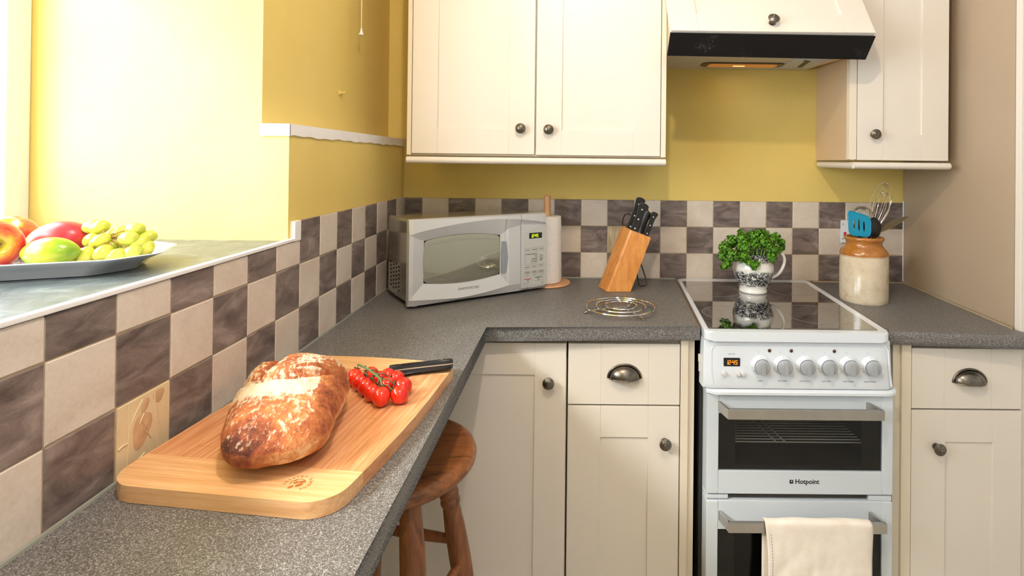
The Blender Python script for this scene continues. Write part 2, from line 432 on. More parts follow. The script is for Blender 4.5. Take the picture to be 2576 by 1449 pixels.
# decorative relief tile low on the left wall
M['relief'] = plain('relief_tile_glaze', S(226, 206, 166), .35, nscale=18, namt=.06)
M['relief_leaf'] = plain('relief_leaf_glaze', S(206, 170, 132), .4, nscale=60, namt=.12)
def rel(u, v, d=.0): return (-.012 + d, -12 * P - .001 - u * P, ZW + v * P)      # u: 0 = far edge .. 1 = near edge
bm = B(); box(bm, -.0195, -.0115, -13 * P + .0012, -12 * P - .0022, ZW, ZW + P - .0012, .0015)
rt_ = obj('relief_tile', bm, 'relief', wall_left, label='cream tile with a raised leaf and stems')
bm = B()
for pl, r_ in (([(.80, .98), (.79, .6), (.80, .3), (.82, .02)], .0011), ([(.97, .42), (.88, .44), (.80, .43)], .0011), ([(.55, .93), (.66, .8), (.76, .66), (.79, .5)], .0009), ([(.38, .30), (.52, .52), (.60, .62), (.52, .72)], .0010), ([(.26, .10), (.30, .5), (.33, .95)], .0009), ([(.14, .08), (.20, .4), (.28, .75)], .0008), ([(.7, .02), (.62, .10), (.5, .14)], .0010)):
    tube(bm, [rel(u, v, .0008) for u, v in pl], r_, 6)
obj('stems', bm, 'relief', rt_)
bm = B()
for cu, cv, ru, rv, ang in ((.55, .50, .17, .25, .3), (.24, .86, .11, .10, 0), (.5, .82, .06, .12, .5)):
    ring = []
    for i in range(18):
        a = 2 * math.pi * i / 18; q = 1 + .1 * math.sin(3 * a)
        x, y = ru * q * math.cos(a), rv * q * math.sin(a); ring.append((cu + x * math.cos(ang) - y * math.sin(ang), cv + x * math.sin(ang) + y * math.cos(ang)))
    c0 = bm.verts.new(rel(cu, cv, .0022)); vs = [bm.verts.new(rel(u, v, .0006)) for u, v in ring]
    for i in range(18): bm.faces.new((c0, vs[i], vs[(i + 1) % 18]))
for v in ((.40, .36), (.44, .66), (.62, .70), (.70, .52), (.66, .34)): tube(bm, [rel(.50, .52, .002), rel(.50 + (v[0] - .50) * .55, .52 + (v[1] - .52) * .55, .0016)], .0004, 5)
obj('leaf', bm, 'relief_leaf', rt_)
# decorative tile behind the knife block
bm = B(); x0, x1, z0, z1 = xe[8] + .001, xe[9] - .001, ZW + P - .002, ZW + 2 * P - .004
box(bm, x0, x1, -.001, .006, z0, z1, .0012); rt2 = obj('relief_tile', bm, mk_wood('grained_relief', [(.3, S(150, 126, 92)), (.6, S(206, 190, 160)), (.8, S(222, 208, 182))], 6, (9, 9, 1), .4, 2, .6), wall_back, label='tile with raised twig pattern')

# small painted-over hook on the upper left wall
bm = B(); Mh = T(-.082, -.447, 1.553) @ R(90, 'Y')
lathe(bm, [(.0075, 0), (.0075, .004), (.004, .006), (.004, .014), (.006, .016), (.006, .019), (0, .020)], Mh, 14); box(bm, -.082, -.078, -.437, -.431, 1.5505, 1.5545, .0005)
tag(obj('wall_hook', bm, 'yellow'), 'tiny painted-over hook on the yellow wall above the white ledge', 'hook')

# light pull cord
t = thing('pull_cord', 'white light pull cord with bell end hanging against yellow wall', 'cord', (-.045, -.376, 1.748))
bm = B(); tube(bm, [(-.045, -.376, 2.498), (-.045, -.376, 1.765)], .0011, 6); obj('cord', bm, 'white_paint', t)
bm = B(); lathe(bm, [(0, .021), (.0028, .0205), (.0032, .014), (.0060, .005), (.0082, .0), (.0070, -.001), (0, -.001)], T(-.045, -.376, 1.745), 20); obj('bell', bm, plain('white_plastic', S(235, 232, 228), .4), t)

# ------------------------------------------------------------------ worktops
def worktop(name, poly, front, z1, th, label):
    bm = B(); n = len(poly)
    lo = [bm.verts.new((x, y, z1 - th)) for x, y in poly]; hi = [bm.verts.new((x, y, z1)) for x, y in poly]
    bm.faces.new(lo[::-1]); bm.faces.new(hi); es = []
    for i in range(n):
        f = bm.faces.new((lo[i], lo[(i + 1) % n], hi[(i + 1) % n], hi[i]))
        if i in front:
            for e in f.edges:
                if (e.verts[0] in hi and e.verts[1] in hi) or (e.verts[0] in lo and e.verts[1] in lo): es.append(e)
    bmesh.ops.bevel(bm, geom=es, offset=.014, segments=6, profile=.5, affect='EDGES')
    return tag(obj(name, bm, 'worktop'), label, 'worktop')
wt = worktop('worktop', [(-.012, 0), (-.012, -2.2), (.381, -2.2), (.381, -.607), (.9745, -.607), (1.0295, 0)], (2, 3), ZW, .038,
             'grey speckled L-shaped worktop running under the microwave and bread board')
bm = B(); tube(bm, [(-.009, -2.18, ZW + .001), (-.009, -.004, ZW + .001), (1.03, -.003, ZW + .001)], .0032, 6)
obj('sealant', bm, plain('grey_sealant', S(140, 142, 132), .5), wt)
bm = B(); box(bm, .9720, .9752, -.600, -.02, ZW - .02, ZW + .0018, .0005, k=.094, yr=-.607); obj('metal_edging', bm, plain('brass_edging', S(160, 118, 80), .35, .7), wt)
ZR = .899
wt2 = worktop('worktop', [(1.547, 0), (1.490, -.607), (1.856, -.640), (1.872, -.618), (1.857, -.575), (1.909, 0)], (1, 2), ZR, .038,
              'grey speckled worktop to the right of the cooker under the stoneware jar')
bm = B(); tube(bm, [(1.56, -.003, ZR + .001), (1.907, -.004, ZR + .001), (1.856, -.57, ZR + .001)], .003, 6); obj('sealant', bm, 'grout', wt2)
bm = B(); box(bm, 1.4880, 1.4912, -.600, -.02, ZR - .02, ZR + .0018, .0005, k=.094, yr=-.607); obj('metal_edging', bm, plain('brown_edging', S(110, 84, 66), .4, .5), wt2)

# ------------------------------------------------------------------ cabinet pieces
def shaker(bm, x0, x1, z0, z1, yf, sl, sr, top, bot, th=.020, k=0):
    yb = yf + th; b = .0016
    box(bm, x0 + .001, x1 - .001, yf + .0055, yb, z0 + .001, z1 - .001, k=k, yr=yf)
    box(bm, x0, x0 + sl, yf, yb - .002, z0, z1, b, k=k, yr=yf); box(bm, x1 - sr, x1, yf, yb - .002, z0, z1, b, k=k, yr=yf)
    if top: box(bm, x0 + sl - .0004, x1 - sr + .0004, yf + .0003, yb - .002, z1 - top, z1, b, k=k, yr=yf)
    if bot: box(bm, x0 + sl - .0004, x1 - sr + .0004, yf + .0003, yb - .002, z0, z0 + bot, b, k=k, yr=yf)
def knob(parent, x, y, z, d=Vector((0, -1, 0)), s=1.0, label=None):
    q = Vector(d).to_track_quat('Z', 'Y').to_matrix().to_4x4(); bm = B()
    prof = [(.0095, 0), (.0095, .002), (.0055, .004), (.005, .010), (.0075, .013), (.0145, .0165), (.0165, .0190), (.0160, .0215), (.0125, .0235), (.0120, .0245), (.0095, .0262), (.0055, .0275), (.0050, .0292), (.0036, .0312), (0, .0318)]
    lathe(bm, [(r * s, h * s) for r, h in prof], T(x, y, z) @ q, 32, cap=True)
    return obj('knob', bm, 'knob', parent, sharp=22, label=label)
def cup(parent, x, y, z, w=.093):
    bm = B(); a, b, c = w / 2 - .004, .026, .034; n, m = 20, 8; rows = []
    for off in (0, -.0022):
        grid = []
        for i in range(m + 1):
            ph = math.pi / 2 * i / m; row = []
            for j in range(n + 1):
                th = math.pi * j / n
                row.append(bm.verts.new((x + (a + off) * math.cos(th) * math.sin(ph), y - (b + off) * math.cos(ph) * (1 - .0 * ph), z + (c + off) * math.sin(th) * math.sin(ph))))
            grid.append(row)
        for i in range(m):
            for j in range(n):
                try: bm.faces.new((grid[i][j], grid[i][j + 1], grid[i + 1][j + 1], grid[i + 1][j]))
                except ValueError: pass
        rows.append(grid)
    bmesh.ops.remove_doubles(bm, verts=bm.verts, dist=1e-6)
    pts = [(x + (a + .003) * math.cos(math.pi * j / n), y - .0015, z + (c + .003) * math.sin(math.pi * j / n)) for j in range(n + 1)]
    tube(bm, pts, .003, 8)
    ed = [(x + a * math.cos(math.pi - math.pi * j / 12), y - b * math.sin(math.pi * j / 12), z) for j in range(13)]; tube(bm, ed, .0014, 6)
    return obj('cup_handle', bm, 'knob', parent, sharp=60, label='pewter cup handle')

YD = -.585
# corner base cabinet (left, behind the stool)
t = thing('base_cabinet', 'cream base cabinet behind the wooden stool, in the corner under the worktop', 'cabinet', (.31, -.30, 0))
bm = B(); box(bm, .0, .613, YD + .0215, -.01, .13, .866); box(bm, .0, .613, YD + .06, -.02, 0, .13); obj('body', bm, 'panel', t)
bm = B(); shaker(bm, .02, .611, .118, .852, YD, .087, .087, .088, .088); d = obj('door', bm, 'cream', t); knob(d, .563, YD, .748)
# drawer-line base cabinet
t = thing('base_cabinet', 'cream base cabinet with one drawer and a door, left of the white cooker', 'cabinet', (.78, -.30, 0))
bm = B(); box(bm, .616, .927, YD + .0215, -.01, .13, .866); box(bm, .616, .927, YD + .06, -.02, 0, .13)
box(bm, .9275, .948, YD - .002, -.03, .0, .866, .001); box(bm, .9482, .967, YD + .006, -.03, .0, .866, .001); obj('body', bm, 'panel', t)
def drawer(parent, x0, x1, z0, z1, xs):
    bm = B(); e = [x0] + xs + [x1]
    box(bm, x0 + .001, x1 - .001, YD + .004, YD + .02, z0 + .001, z1 - .001)
    for a, b in zip(e, e[1:]): box(bm, a - .0001, b + .0001, YD, YD + .018, z0, z1, .0011)
    return obj('drawer', bm, 'cream', parent)
d = drawer(t, .617, .925, .685, .852, [.7075, .8385]); cup(d, .772, YD, .7585)
bm = B(); shaker(bm, .617, .925, .118, .680, YD, .0905, .0865, .086, .086); d = obj('door', bm, 'cream', t); knob(d, .884, YD, .585)
# right base cabinet
t = thing('base_cabinet', 'cream base cabinet with one drawer and a door, right of the white cooker', 'cabinet', (1.72, -.30, 0))
bm = B(); box(bm, 1.565, 1.8735, YD + .0215, -.01, .13, .858); box(bm, 1.565, 1.8735, YD + .06, -.02, 0, .13)
box(bm, 1.518, 1.5382, YD + .006, -.03, 0, .858, .001); box(bm, 1.5382, 1.5645, YD - .002, -.03, 0, .858, .001); obj('body', bm, 'panel', t)
d = drawer(t, 1.567, 1.872, .682, .848, [1.657, 1.787]); cup(d, 1.7265, YD, .755, .094)
bm = B(); shaker(bm, 1.567, 1.873, .118, .677, YD, .0945, .0800, .088, .086); d = obj('door', bm, 'cream', t); knob(d, 1.634, YD, .578)
# tall cabinet at the right end
t = thing('tall_cabinet', 'tall cupboard with plain taupe side panel at the right end of the worktop', 'cabinet', (2.2, -.28, 0))
bm = B(); v = [(1.911, -.001), (1.876, -.553), (2.5, -.56), (2.5, -.001)]; prism(bm, v, 0.0, 2.25); obj('body', bm, 'taupe', t)
bm = B(); box(bm, 1.874, 2.48, -.577, -.556, .10, 2.24, .002); obj('door', bm, 'cream', t)

# wall cabinet, double
t = thing('wall_cabinet', 'double-door cream wall cabinet above the microwave', 'cabinet', (.51, -.15, 1.36))
bm = B(); YW = -.33; box(bm, .0885, .9275, YW + .022, .005, 1.368, 2.18); box(bm, .0885, .1025, YW, YW + .022, 1.370, 2.18, .001); box(bm, .9115, .9275, YW, YW + .022, 1.370, 2.18, .001); obj('body', bm, 'panel', t)
bm = B(); shaker(bm, .1045, .5015, 1.375, 2.17, YW, .083, .0835, .083, .083); d = obj('door', bm, 'cream', t); knob(d, .4575, YW, 1.458)
bm = B(); shaker(bm, .5065, .9095, 1.3735, 2.17, YW, .083, .0865, .083, .082); d = obj('door', bm, 'cream', t); knob(d, .5475, YW, 1.4555)
def pelmet(x0, x1, y, z, k=0, side=None):
    bm = B(); pr_ = [(0, -.011), (-.006, -.0095), (-.0105, -.005), (-.012, 0), (-.0105, .005), (-.006, .0095), (0, .011), (.022, .011), (.022, -.011)]
    A = [bm.verts.new((x0, y + a, z + b)) for a, b in pr_]; Bq = [bm.verts.new((x1, y + a, z + b)) for a, b in pr_]
    for i in range(9): bm.faces.new((A[i], A[(i + 1) % 9], Bq[(i + 1) % 9], Bq[i]))
    bm.faces.new(A); bm.faces.new(Bq); return bm
bm = pelmet(.091, .926, -.334, 1.3535); obj('cornice', bm, 'cream', t, label='rounded cream light rail')
# wall cabinet, right
t = thing('wall_cabinet', 'single-door cream wall cabinet right of the cooker hood', 'cabinet', (1.70, -.15, 1.36))
K = .135
bm = B(); box(bm, 1.5265, 1.5425, YW, .005, 1.368, 2.18, .001, k=K, yr=YW); obj('side_panel', bm, 'carcass', t, label='beige side panel facing the hood')
bm = B(); box(bm, 1.543, 1.848, YW + .022, .005, 1.368, 2.18, k=.12, yr=YW); box(bm, 1.5225, 1.5465, YW - .001, YW + .018, 1.3705, 2.18, .001); obj('body', bm, 'panel', t)
bm = B(); shaker(bm, 1.549, 1.8455, 1.3685, 2.17, YW - .001, .0835, .087, .083, .084); d = obj('door', bm, 'cream', t); knob(d, 1.5995, YW, 1.452)
bm = pelmet(1.534, 1.8455, -.334, 1.3510)
pr_ = [(0, -.011), (-.006, -.0095), (-.0105, -.005), (-.012, 0), (-.0105, .005), (-.006, .0095), (0, .011), (.02, .011), (.02, -.011)]
A = [bm.verts.new((1.534 + a * .8, -.336 + a * .3, 1.351 + b)) for a, b in pr_]; Bq = [bm.verts.new((1.580 + a, -.008, 1.352 + b)) for a, b in pr_]
for i in range(9): bm.faces.new((A[i], A[(i + 1) % 9], Bq[(i + 1) % 9], Bq[i]))
bm.faces.new(A); bm.faces.new(Bq); obj('cornice', bm, 'cream', t, label='rounded cream light rail')

# ------------------------------------------------------------------ cooker hood
t = thing('cooker_hood', 'cream fronted cooker hood with black visor and lit lamp above the cooker', 'hood', (1.24, -.20, 1.68))
e1 = Vector((1, 0, 0)); e2 = Vector((0, .070, .1115)).normalized(); e3 = e1.cross(e2)      # panel leans back
Mp = frame(Vector((.9125, -.4795, 1.7465)), e1, e2, e3)
def pbox(bm, a0, a1, b0, b1, c0, c1, bev=0): box(bm, a0, a1, b0, b1, c0, c1, bev, M_=Mp)
bm = B(); pbox(bm, .001, .608, .001, .46, -.024, -.007); pbox(bm, 0, .083, 0, .46, -.022, 0, .002); pbox(bm, .526, .609, 0, .46, -.022, 0, .002)
pbox(bm, .0826, .5264, 0, .074, -.022, -.0003, .002); pbox(bm, .0826, .5264, .40, .46, -.022, -.0003, .002)
fp = obj('front_panel', bm, 'cream', t); kp = Mp @ Vector((.3055, .034, 0)); knob(fp, kp.x, kp.y, kp.z, e3, 1.05)
bm = B()
vv = [(.911, -.478, 1.7385), (1.5215, -.478, 1.7355), (1.515, -.436, 1.674), (.9095, -.436, 1.679)]
v0 = [bm.verts.new(p) for p in vv]; v1 = [bm.verts.new((p[0], p[1] + .008, p[2] + .004)) for p in vv]
bm.faces.new(v0); bm.faces.new(v1[::-1])
for i in range(4): bm.faces.new((v0[i], v0[(i + 1) % 4], v1[(i + 1) % 4], v1[i]))
def mk_visor():
    tt = NT('speckled_black_visor'); v = tt.coord(); nz = tt.noise(v, 520, 2); n2 = tt.noise(v, 9, 2)
    mm = tt.n('ShaderNodeMath', operation='MULTIPLY'); tt.l(nz, mm.inputs[0]); tt.l(n2, mm.inputs[1])
    tt.col(tt.ramp(mm.outputs[0], [(.38, S(15, 13, 13)), (.455, S(20, 18, 18)), (.475, S(150, 146, 140))])); tt.set(.5, Specular_IOR_Level=.25); return tt.m
obj('visor', bm, mk_visor(), t)
bm = B()
box(bm, .945, 1.512, -.245, .004, 1.716, 2.2, .002, k=.085, yr=-.245); obj('body', bm, plain('hood_grey', S(196, 190, 176), .4), t)
for x0, x1 in ((.929, .952), (1.500, 1.522)):
    for f in (0,):
        bm = B()
        v = [(-.30, 1.704), (-.004, 1.716), (-.004, 2.15), (-.20, 2.15), (-.368, 1.86), (-.428, 1.765), (-.41, 1.715)]
        prism(bm, v, x0, x1, Matrix(((0, 0, 1, 0), (1, 0, 0, 0), (0, 1, 0, 0), (0, 0, 0, 1))))
        obj('cheek', bm, 'carcass', t)
bm = B(); box(bm, 1.385, 1.50, -.235, -.06, 1.711, 1.722, .001, k=.08, yr=-.24); pc = obj('control_plate', bm, 'plastic_grey', t)
bm = B(); box(bm, 1.425, 1.443, -.215, -.09, 1.7095, 1.7125, .001, k=.20, yr=-.24); obj('slot', bm, 'black', pc)
bm = B(); prism(bm, rrect(1.097, 1.395, -.145, -.062, .03), 1.7125, 1.717, None, .0015); ln = obj('lamp_surround', bm, plain('bronze_plastic', S(60, 48, 30), .3), t)
bm = B(); prism(bm, rrect(1.122, 1.370, -.130, -.078, .012), 1.7095, 1.7120, None, .001); obj('lamp_lens', bm, 'hood_glow', ln, label='glowing lamp lens')
bm = B(); prism(bm, rrect(1.212, 1.256, -.110, -.100, .0048), 1.7088, 1.7096); obj('bulb', bm, 'bulb', ln)
bm = B(); lathe(bm, [(.004, 0), (.004, .006), (.0025, .007), (0, .007)], T(1.33, -.437, 1.664), 12); obj('catch', bm, 'black', t)

# ------------------------------------------------------------------ cooker
ck = thing('cooker', 'white freestanding cooker with black glass hob, six dials and two ovens', 'cooker', (1.24, -.33, 0))
KX = .094; YF = -.645
bm = B()   # cabinet of the cooker
for a in ((.990, 1.006, -.60, -.02, .06, .864), (1.462, 1.478, -.60, -.02, .06, .864), (1.006, 1.462, -.60, -.02, .70, .864), (1.006, 1.462, -.60, -.02, .44, .535), (1.006, 1.462, -.60, -.02, .06, .115), (1.006, 1.462, -.04, -.02, .115, .70)):
    box(bm, *a)
obj('body', bm, plain('cooker_side', S(206, 208, 212), .35), ck)
bm = B()   # hob surround
pl = [(.9745, -.656), (1.4665, -.656), (1.529, -.022), (1.036, -.012)]
def rpoly(pl, r, seg=4):
    out = []; n = len(pl)
    for i in range(n):
        p = Vector(pl[i]); a = (Vector(pl[i - 1]) - p).normalized(); b = (Vector(pl[(i + 1) % n]) - p).normalized()
        for j in range(seg + 1):
            s = j / seg; out.append(tuple(p + a * r * (1 - s) ** 2 + b * r * s ** 2))
    return out
prism(bm, rpoly(pl, .022), .8845, .9105, None, .005, 3)
prism(bm, rpoly([(.984, -.640), (1.458, -.640), (1.50, -.06), (1.03, -.06)], .01), .862, .886)
obj('hob_surround', bm, 'white', ck)
bm = B(); gl = [(.9895, -.634), (1.4445, -.634), (1.4995, -.072), (1.042, -.068)]
prism(bm, rpoly(gl, .006), .905, .9122, None, .0006, 1); hob = obj('hob_glass', bm, 'hob', ck)
def ring(cx, cy_, r, wd=.0009):
    bm_ = B(); n = 56
    a = [bm_.verts.new((cx + (r - wd) * math.cos(2 * math.pi * i / n), cy_ + (r - wd) * math.sin(2 * math.pi * i / n), .91235)) for i in range(n)]
    b = [bm_.verts.new((cx + (r + wd) * math.cos(2 * math.pi * i / n), cy_ + (r + wd) * math.sin(2 * math.pi * i / n), .91235)) for i in range(n)]
    for i in range(n): bm_.faces.new((a[i], a[(i + 1) % n], b[(i + 1) % n], b[i]))
    return obj('ring_mark', bm_, 'hob_ring', hob)
for cx, cyy, r in ((1.117, -.205, .093), (1.392, -.195, .078), (1.095, -.49, .082), (1.345, -.49, .102)):
    ring(cx, cyy, r, .0006); ring(cx, cyy, r - .006, .0004)
# control panel
M['white_band'] = M['white']
bm = B(); xa, xb = .979, 1.474
prof = [(.884, -.637), (.8835, -.6415), (.880, -.6445), (.872, -.645), (.80, -.648), (.768, -.653), (.760, -.651), (.757, -.640)]
N = 24; rows = []
for i in range(N + 1):
    s = i / N; row = []
    for z, y in prof:
        bul = .006 * (884 - z * 1000) / 127
        x = (xa - .001) + (xb - xa + .002) * s + (s - .5) * 2 * bul * .6
        e = min(s, 1 - s); rd = .010 * max(0, 1 - e / .02) ** 2
        row.append(bm.verts.new((x, y + rd, z)))
    rows.append(row)
for a, b in zip(rows, rows[1:]):
    for j in range(len(prof) - 1): bm.faces.new((a[j], b[j], b[j + 1], a[j + 1]))
for row, x in ((rows[0], 1), (rows[-1], -1)):
    back = [bm.verts.new((v.co.x, -.60, v.co.z)) for v in row]
    for j in range(len(prof) - 1): bm.faces.new((row[j], row[j + 1], back[j + 1], back[j]))
cp_ = obj('control_panel', bm, 'white', ck, sharp=50)
def yp(z): return -.645 - .003 * (.872 - z) / .072 if z > .80 else -.648 - .005 * (.80 - z) / .032
# raised outline step around the dial area
bm = B()
out = [(.999, .769), (.9955, .80), (.9950, .855), (.9985, .866), (1.008, .8725), (1.445, .8745), (1.458, .871), (1.465, .86), (1.468, .80), (1.470, .769)]
tube(bm, [(x, yp(z) + .0012, z) for x, z in out], .0024, 8); obj('moulded_line', bm, 'white', cp_)
# clock
bm = B(); Mc = FRONT; cx0, cz0 = 1.0272, .8168
prism(bm, rrect(1.0272, 1.0708, .8168, .8388, .0018), .6455, .6478, FRONT, .0004, 1); disp = obj('clock_display', bm, 'black', cp_)
bm = B(); clock(bm, .0100, frame((1.0370, -.6480, .8222), (1, 0, 0), (0, 0, 1), (0, -1, 0)), (.5,)); obj('digits', bm, 'amber', disp)
for x in (1.0269, 1.0648, 1.0765):
    bm = B(); lathe(bm, [(.0052, 0), (.0052, .010), (.0042, .0112), (0, .0112)], T(x, -.6475, .7992) @ FRONT, 20); obj('button', bm, plain('button_grey', S(216, 212, 212), .35), cp_)
for x in (1.1488, 1.2067, 1.3209):
    bm = B(); lathe(bm, [(.0046, 0), (.0046, .0008), (.0036, .0018), (0, .0024)], T(x, yp(.8585) - .0002, .8585) @ FRONT, 20); obj('indicator_lamp', bm, plain('smoked_lens', S(74, 52, 46), .12), cp_)
M['dial_silver'] = plain('dial_silver', S(176, 180, 186), .3, .3)
dial0 = None
for i, x in enumerate((1.1246, 1.1836, 1.2433, 1.3005, 1.3582, 1.4155)):
    z = .8205; Md = T(x, yp(z), z) @ FRONT
    bm = B(); lathe(bm, [(.0262, 0), (.0258, .0018), (.0220, .0046), (.0205, .0150), (.0, .0150)], Md, 40)
    for a in (90, 195, 215, 255): lathe(bm, [(.0008, 0), (.0008, .0003), (0, .0003)], Md @ T(.0232 * math.cos(math.radians(a)), .0232 * math.sin(math.radians(a)), .0041), 8, mi=1)
    base = obj('dial', bm, ['white', 'print'], cp_)
    bm = B(); lathe(bm, [(.0198, .0150), (.0200, .0190), (.0190, .0215), (.0150, .0235), (0, .0248)], Md, 40); f = obj('dial_face', bm, 'dial_silver', base, label='silver dial face')
    bm = B(); tube(bm, [Md @ Vector((.0203 * math.cos(a), .0203 * math.sin(a), .0152)) for a in [2 * math.pi * k / 32 for k in range(32)]], .0005, 6, True); obj('dial_outline', bm, 'print', base)
    bm = B(); prism(bm, rrect(-.0046, .0046, -.0190, .0150, .002), .0225, .0285, Md, .001); obj('grip', bm, 'dial_silver', f)
bm = B()
for i, (x, s) in enumerate(zip((1.1246, 1.1836, 1.2433, 1.3005, 1.3582, 1.4155), ('MAIN', 'TOP OVEN', 'FRONT LEFT', 'REAR LEFT', 'REAR RIGHT', 'FRONT RIGHT'))):
    text(bm, s, .0046, frame((x - .002, yp(.779) - .0003, .7805), (1, 0, 0), (0, 0, 1), (0, -1, 0)), spacing=1.15)
    p = [(x - .005 + .0022 * math.cos(a), yp(.8545), .8545 + .0022 * math.sin(a)) for a in [k * math.pi / 6 for k in range(12)]]; tube(bm, p, .00025, 4, True)
text(bm, 'EW36P', .0046, frame((1.048, yp(.849) - .0003, .8487), (1, 0, 0), (0, 0, 1), (0, -1, 0)), spacing=1.5)
for x in (1.064, 1.0715):
    p = [(x + a, yp(.788), .7876 + b) for a, b in ((-.0028, -.002), (.0028, -.002), (.0028, .002), (-.0028, .002))]; tube(bm, p, .00022, 4, True)
obj('lettering', bm, 'print_pale', cp_)
# lip under the panel
bm = B()
pr2 = [(.758, -.640), (.7575, -.650), (.751, -.656), (.7445, -.656), (.7425, -.650), (.7425, -.60), (.758, -.60)]
A = []; 
for s in range(25):
    q = s / 24; e = min(q, 1 - q); rd = .014 * max(0, 1 - e / .035) ** 2
    A.append([bm.verts.new((.9835 + .506 * q, min(y + rd, -.60), z)) for z, y in pr2])
for a, b in zip(A, A[1:]):
    for j in range(7): bm.faces.new((a[j], a[(j + 1) % 7], b[(j + 1) % 7], b[j]))
bm.faces.new(A[0]); bm.faces.new(A[-1]); obj('lip', bm, 'white', ck)

def bandbox(bm, x0, x1, z0, z1, y0=YF, y1=-.60, bev=.0015): box(bm, x0, x1, y0, y1, z0, z1, bev)
M['door_white'] = plain('oven_door_white', S(206, 214, 222), .25)
def oven_door(zt, zb, zg1, zg0, name, handle, gx=(1.0185, 1.4505)):
    bm = B(); xl, xr = .9855, 1.4800
    bandbox(bm, xl, gx[0] - .0015, zb, zt, bev=.003); bandbox(bm, gx[1] + .001, xr, zb, zt, bev=.003)
    bandbox(bm, gx[0] - .002, gx[1] + .0015, zb, zg0, YF + .001); bandbox(bm, gx[0] - .002, gx[1] + .0015, zg1, zt, YF + .002)
    d = obj('oven_door', bm, 'door_white', ck)
    bm = B(); box(bm, gx[0] - .001, gx[1] + .001, YF + .0035, YF + .0075, zg0 - .001, zg1 + .001); g = obj('door_glass', bm, 'oven_glass', d)
    # dark border and fine dotted screen behind the glass
    bm = B(); i0, i1, j0, j1 = gx[0] + .045, gx[1] - .05, zg0 + .012, zg1 - .014
    for a in ((gx[0] - .001, i0, zg0 - .001, zg1 + .001), (i1, gx[1] + .001, zg0 - .001, zg1 + .001), (i0, i1, zg0 - .001, j0), (i0, i1, j1, zg1 + .001)):
        box(bm, a[0], a[1], YF + .0085, YF + .011, a[2], a[3])
    obj('glass_border', bm, 'black', d)
    # handle
    bm = B(); h0, h1 = handle; hx0, hx1 = (1.0255, 1.4280) if h0 > .6 else (1.0300, 1.4365)
    ya = -.695
    box(bm, hx0, hx1, ya, ya + .011, h0, h1, .001)
    for x0, s in ((hx0, -1), (hx1, 1)):
        v = [(x0, ya + .011), (x0 - s * .013, ya + .011), (x0 - s * .013 - s * .010, YF + .001), (x0 - s * .012 + s * .0, YF + .001)]
        if s < 0: v = [(x0, ya + .002), (x0 + .006, ya + .009), (x0 + .0 - .004, YF + .001), (x0 - .0115, YF + .001)]
        else: v = [(x0, ya + .002), (x0 - .011, YF + .001), (x0 - .020, YF + .001), (x0 - .007, ya + .009)]
        prism(bm, v, h0, h1 + .0, None, .0005, 1)
    obj('handle', bm, 'steel', d, label='brushed steel bar handle'); return d
d1 = oven_door(.7415, .4785, .6905, .5395, 'top', (.6985, .7235))
# interior of the top oven, seen through the glass
bm = B(); X0, X1, Y0, Y1, Z0, Z1 = 1.045, 1.42, -.628, -.25, .542, .690
for a in ((X0, X1, Y0, Y1, Z0 - .004, Z0), (X0, X1, Y0, Y1, Z1, Z1 + .004), (X0 - .004, X0, Y0, Y1, Z0, Z1), (X1, X1 + .004, Y0, Y1, Z0, Z1), (X0, X1, Y1, Y1 + .004, Z0, Z1)): box(bm, *a)
obj('oven_cavity', bm, plain('dark_oven_enamel', S(30, 28, 28), .4), ck)
bm = B()
for i in range(20):
    z = .600; y = -.612 + i * .0150; tube(bm, [(1.047, y, z), (1.418, y, z)], .0016, 6)
for x in (1.15, 1.175): tube(bm, [(x + .03, -.62, .6035), (x - .02, -.32, .6035)], .0022, 6)
rk = obj('oven_shelf', bm, plain('oven_shelf_wire', S(235, 232, 225), .3, .4), ck)
# logo
bm = B(); text(bm, 'Hotpoint', .0172, frame((1.2205, YF + .0008, .5118), (1, 0, 0), (0, 0, 1), (0, -1, 0)), align='LEFT', bold=.0003)
prism(bm, rrect(1.2060, 1.2156, .5070, .5166, .0006), -(YF + .0012), -(YF + .0006), FRONT)
lg = obj('lettering', bm, 'black', d1)
bm = B(); lathe(bm, [(.0017, 0), (.0017, .0003), (0, .0003)], T(1.2110, YF + .0004, .5132) @ FRONT, 14); obj('logo_dot', bm, 'white', lg)
# gap with dark rail between the doors
bm = B(); box(bm, 1.0, 1.47, -.625, -.60, .455, .482); box(bm, 1.045, 1.418, -.634, -.625, .464, .474, .002); obj('dark_rail', bm, plain('dark_rail', S(66, 62, 58), .3, .4), ck)
for a in ((.9855, 1.045, .4625), (1.418, 1.480, .4600)):
    bm = B(); box(bm, a[0], a[1], -.641, -.60, a[2], .4745, .003); obj('hinge_cover', bm, 'door_white', ck)
bm = B(); box(bm, .9715, .9765, -.6065, -.598, .812, .832, .001); box(bm, .9725, .9755, -.606, -.600, .786, .812, .001); obj('side_clip', bm, 'cream', ck)
d2 = oven_door(.4600, .10, .384, .16, 'main', (.4095, .4345))
bm = B(); box(bm, 1.045, 1.42, -.60, -.2, .12, .125); box(bm, 1.045, 1.42, -.2, -.196, .12, .385); obj('oven_cavity', bm, plain('dark_oven_enamel', S(58, 54, 52), .35), ck)
bm = B(); box(bm, .9795, .9885, -.585, -.06, .05, .864, k=.06, yr=-.6); obj('side_panel', bm, 'dark_gap', ck, label='dark steel side of the cooker')

